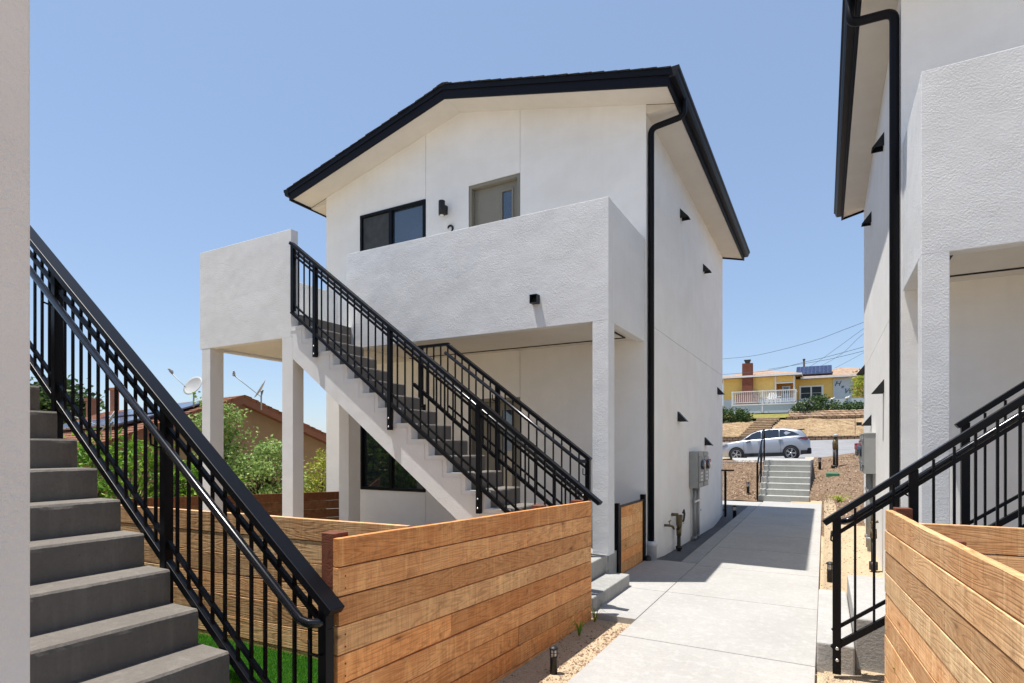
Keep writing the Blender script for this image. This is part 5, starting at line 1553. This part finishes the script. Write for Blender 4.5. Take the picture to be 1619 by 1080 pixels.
q = MB(); q.prism([(-6.45, 9.33), (-6.10, 9.33), (-5.98, 9.66), (-6.58, 9.66)], 'y', YL - .5, YL - .1); q.build('chimney_cap', mat_iron, co_)
# window
q = MB()
wx0, wx1, wz0, wz1 = -2.05, -0.05, 5.92, 7.22
for a_ in ((wx0, wx1, wz1 - .14, wz1), (wx0, wx1, wz0, wz0 + .10), (wx0, wx0 + .16, wz0 + .10, wz1 - .14), (wx1 - .16, wx1, wz0 + .10, wz1 - .14), ((wx0 + wx1) / 2 - .06, (wx0 + wx1) / 2 + .06, wz0 + .10, wz1 - .14)):
    q.box(a_[0], a_[1], YR - .07, YR - .001, a_[2], a_[3])
for z in (6.50,):
    q.box(wx0 + .16, (wx0 + wx1) / 2 - .06, YR - .045, YR - .03, z, z + .025); q.box((wx0 + wx1) / 2 + .06, wx1 - .16, YR - .045, YR - .03, z, z + .025)
wf = q.build('window', mat_white, yh)
q = MB(); q.box(wx0 + .16, wx1 - .16, YR - .028, YR - .005, wz0 + .1, wz1 - .14); q.build('pane', mat_room, wf)
# white letter panel
q = MB(); q.box(0.72, 2.25, YR - .06, YR - .001, 5.897, 7.72); q.build('letter_panel', mat_bluewhite, yh)
mat_letter = plain('blue_grey_iron', (0.04, 0.07, 0.10), 0.6)
for s_, x_, z_, sz in (('H', 1.04, 7.06, .64), ('e', 1.44, 6.84, .45), ('W', 1.86, 6.34, .66)):
    text(s_, 'monogram_letter', x_, YR - .085, z_, sz, mat_letter, yh, shear=0.35, ext=0.012)
# skirting band of the terrace / foundation in front of right wing
q = MB(); q.box(0.0, 4.5, 57.2, 57.5, 4.6, 5.72); q.build('planter_wall', mat_bluewhite, yh)
# deck
dk = thing('porch_deck', 'pale blue porch deck with white balustrade before the yellow house', 'deck', (-4.8, 56.3, 4.6))
q = MB(); q.box(-7.42, -2.16, 55.5, YL - .56, GB, 5.28); q.build('skirt', mat_bluewhite, dk)
q = MB(); q.box(-7.46, -2.12, 55.44, YL - .56, 5.285, 5.40); q.build('floor', mat_white, dk)
q = MB()
q.box(-7.46, -2.12, 55.46, 55.56, 6.50, 6.58); q.box(-7.46, -2.12, 55.49, 55.53, 5.52, 5.58); q.box(-2.20, -2.12, 55.56, YL, 6.50, 6.58); q.box(-2.18, -2.14, 55.56, YL, 5.52, 5.58)
q.build('top_rail', mat_white, dk)
for x in (-7.44, -4.90, -2.22): MB().box(x, x + .10, 55.45, 55.55, 4.6 if x > -7.4 or True else 5, 6.56).build('post', mat_white, dk)
fb = None
for i in range(30):
    x = -7.26 + i * 0.171
    if fb is None:
        fb = MB().box(-.032, .032, -.02, .02, 0, .93).build('baluster', mat_white); o = fb
    else: o = fb.copy(); col.objects.link(o)
    o.parent = dk; o.matrix_parent_inverse = dk.matrix_basis.inverted(); o.location = (x, 55.51, 5.58)
# solar array
sa2 = thing('solar_array', 'blue solar panels tilted on the yellow house roof', 'solar panels', (-0.7, 61, 8.3))
sl_ = math.atan2(1.15, 3.85)
for i in range(3):
    MB().box(0, 0.95, 0, 1.9, 0, .05).build('panel', mat_solar, sa2, loc=(-1.6 + i * 0.98, -1.75, -0.06), rot=(sl_ + 0.20, 0, 0))
    MB().box(-.01, 0.96, -.01, 1.91, -.06, -.001).build('panel_frame', mat_solarframe, sa2, loc=(-1.6 + i * 0.98, -1.75, -0.06), rot=(sl_ + 0.20, 0, 0))
t = thing('flue_pipe', 'thin brown pole rising behind the solar panels', 'pole', (-1.75, 63.5, 8.2))
MB().tube([(-1.75, 63.5, 8.2), (-1.75, 63.5, 10.15)], .09, 8).build('shaft', mat_bark, t); MB().tube([(-1.75, 63.5, 10.15), (-1.75, 63.5, 10.28)], .12, 8).build('cap', mat_bark, t)
# deck chairs
def chair(x, y, rz):
    t = thing('porch_chair', 'white slatted chair on the porch deck, ' + ('leaning back by the door' if x > -4 else 'beside the middle post'), 'chair', (x, y, 5.4), rz, 'white porch chairs')
    q = MB(); q.box(-.25, .25, -.25, .25, .40, .45); q.build('seat', mat_white, t, loc=(0, 0, 0))
    q = MB()
    for k in range(5): q.beam((-.2 + .1 * k, .24, .42), (-.2 + .1 * k, .48, 1.05), .05, .02, up=(0, 1, 0))
    q.build('backrest', mat_white, t, loc=(0, 0, 0))
    for a_, b_ in ((-.22, -.22), (.22, -.22), (-.22, .22), (.22, .22)): MB().box(a_ - .02, a_ + .02, b_ - .02, b_ + .02, 0, .40).build('leg', mat_white, t, loc=(0, 0, 0))
    q = MB(); q.box(-.29, -.23, -.28, .3, .62, .66); q.box(.23, .29, -.28, .3, .62, .66); q.build('armrest', mat_white, t, loc=(0, 0, 0))
chair(-3.75, 56.2, 0.6); chair(-4.35, 56.3, -0.2)
# stepped path up the bank
t = thing('bank_steps', 'pale timber steps climbing the straw bank to the lawn', 'steps', (-4, 48, 3))
q = MB()
for i in range(11):
    y = 46.8 + i * 0.47; z = lin(y, [(46.8, 2.27), (51.5, 3.80), (52, 3.87)])
    xc = lin(y, [(46.8, -4.9), (51.8, -4.0)]); w = 0.85
    q.box(xc - w, xc + w, y, y + .05, z - .3, z + .06)
q.build('riser', mat_gapshade, t)  # dark colour stands for the shaded gaps below the timbers
q = MB()
for i in range(11):
    y = 46.8 + i * 0.47; z = lin(y, [(46.8, 2.27), (51.5, 3.80), (52, 3.87)])
    xc = lin(y, [(46.8, -4.9), (51.8, -4.0)]); w = 0.80 + .07 * math.sin(i * 4)
    q.box(xc - w, xc + w, y - .02, y + .05, z + .061, z + .145)
q.build('timber', mat_timber, t)  # light colour stands for the lit timber faces
q = MB()
for i in range(11):
    y = 46.8 + i * 0.47; z = lin(y, [(46.8, 2.27), (51.5, 3.80), (52, 3.87)])
    xc = lin(y, [(46.8, -4.9), (51.8, -4.0)]); w = 0.85
    q.box(xc - w + .05 * math.sin(i * 3), xc + w + .05 * math.sin(i * 5), y + .051, y + .469, z - .3, z + .15)
q.build('tread', mat_timber, t)
# retaining block bed at right
m = MB()
m.grid(fr(-2.6, 6, .4), [51.3, 51.6, 52.4, 53.2, 53.6], lambda x, y: lin(y, [(51.3, 3.45 - .12 * max(0, x + .5) * .5), (53.6, 4.55)]))
tag(m.build('terraced_wall', mat_blockwall), 'bank of brown interlocking blocks under the hedge', 'wall')
HG = 'garden shrubs before the yellow house'
for i, (x, y, z, rx_, rz_, lab, ex) in enumerate((
        (-1.35, 53.9, 4.3, 1.05, 0.95, 'dark green shrub with white blossoms at the left end of the hedge', (240, .10, mat_petal)),
        (-0.35, 54.6, 4.3, 0.9, 1.45, 'tallest dark shrub under the yellow house window', None),
        (0.85, 54.4, 4.2, 1.0, 0.80, 'green shrub in the middle of the hedge under the letter panel', (80, .08, mat_petal)),
        (1.95, 54.5, 4.2, 1.0, 0.82, 'green shrub right of the hedge middle, beside the white wall edge', None),
        (3.1, 54.5, 4.2, 1.0, 0.85, 'green shrub at the right end of the hedge, cut by the white wall', None),
        (-7.6, 51.5, 3.5, 1.15, 1.25, 'dark bush at the far left of the straw bank beside the shaded wall', None),
        (-6.15, 51.9, 3.6, .75, .95, 'smaller dark bush left of the timber steps', None))):
    plant('hedge_shrub', lab, 'shrub', (x, y, z), ell(rx_, .8, -.1, rz_), 70, 1500, .16, .17, .36, mat_leafdark, HG, 31 + i, 0, 5, stemr=.03, extra=ex)
plant('small_tree', 'yellow green tree branch at the right, in front of the yellow wall', 'tree', (3.0, 45.2, 2.2), lambda r: (r.gauss(-.15, .55), r.gauss(0, .5), 2.9 + 1.4 * r.random()), 60, 1700, .16, .22, .26, mat_leafyellow, None, 45, .2, 4, stemr=.05)
# wall sculptures of birds
def bird(x, z, s_, lab, c):
    t = thing('garden_ornament', lab, 'ornament', (x, 57.15, z), 0, 'bird ornaments on the white planter wall')
    MB().tube([(x, 57.15, z), (x, 57.15, z + .45 * s_)], .012, 5).build('stake', mat_iron, t)
    MB().tube([(x - .16 * s_, 57.15, z + .46 * s_), (x - .05 * s_, 57.15, z + .52 * s_), (x + .10 * s_, 57.15, z + .55 * s_), (x + .17 * s_, 57.15, z + .66 * s_), (x + .22 * s_, 57.15, z + .64 * s_)], [.02, .09 * s_, .07 * s_, .035, .012], 8).build('bird', c, t)
bird(0.62, 5.2, 1.0, 'white bird ornament on a stake left of the two over the hedge', mat_white)
bird(1.75, 5.2, 1.1, 'white bird ornament on a stake nearer the white wall edge', mat_white)
# sign stake on the straw
t = thing('yard_sign', 'small dark sign on a stake at the right of the straw slope', 'sign', (1.95, 47.6, 2.4))
MB().tube([(1.95, 47.6, 2.3), (1.95, 47.6, 3.95)], .018, 6).build('stake', mat_iron, t); MB().box(2.02, 2.36, 47.58, 47.61, 3.05, 3.28).build('board', mat_black, t)

# ================================================================== POWER LINES
LG = 'thin power lines crossing the sky above the yellow house'
def wire(pts, lab, r=0.016):
    # smooth through the points
    P = [Vector(p) for p in pts]; out = []
    for i in range(len(P) - 1):
        p0 = P[max(0, i - 1)]; p1 = P[i]; p2 = P[i + 1]; p3 = P[min(len(P) - 1, i + 2)]
        for k in range(8):
            u = k / 8
            out.append(0.5 * ((2 * p1) + (p2 - p0) * u + (2 * p0 - 5 * p1 + 4 * p2 - p3) * u * u + (3 * p1 - p0 - 3 * p2 + p3) * u ** 3))
    out.append(P[-1])
    tag(MB().tube(out, r, 5).build('power_line', mat_wire), lab, 'cable', LG)
wire([(-26, 62, 11), (-10.881, 56.764, 9.827), (-8.264, 55.918, 9.728), (-5.019, 54.277, 9.621), (-1.008, 50.774, 9.805), (1.106, 48.512, 10.088), (4.334, 45.721, 10.786), (12, 40, 13)], 'uppermost sagging power line above the yellow house')
wire([(-26, 62, 9.2), (-10.881, 56.764, 8.421), (-8.264, 55.918, 8.285), (-4.288, 54.678, 8.232), (-1.479, 51.657, 8.354), (0.713, 49.437, 8.477), (4.334, 45.721, 8.843), (12, 40, 10)], 'lowest long power line passing behind the brick chimney top')
wire([(-4.459, 56.865, 8.618), (-1.511, 52.78, 8.399), (0.73, 50.587, 8.396), (4.448, 46.924, 8.691), (12, 40, 9.4)], 'power line just under the paired one near the solar panels')
wire([(-1.527, 63.036, 9.232), (-0.145, 56.951, 9.288), (2.418, 46.951, 9.81), (4.407, 40.058, 10.255), (8, 28, 11)], 'steep power line rising right from the pole, upper of the fan', .012)
wire([(-0.709, 63.485, 9.232), (1.264, 55.443, 9.348), (2.539, 49.298, 9.855), (4.674, 42.486, 10.516), (8, 30, 11.6)], 'steep power line rising right, middle of the fan', .012)
wire([(0.929, 64.384, 9.294), (2.781, 53.993, 9.121), (5.075, 46.127, 9.73), (9, 33, 11)], 'steep power line rising right, lowest of the fan', .012)
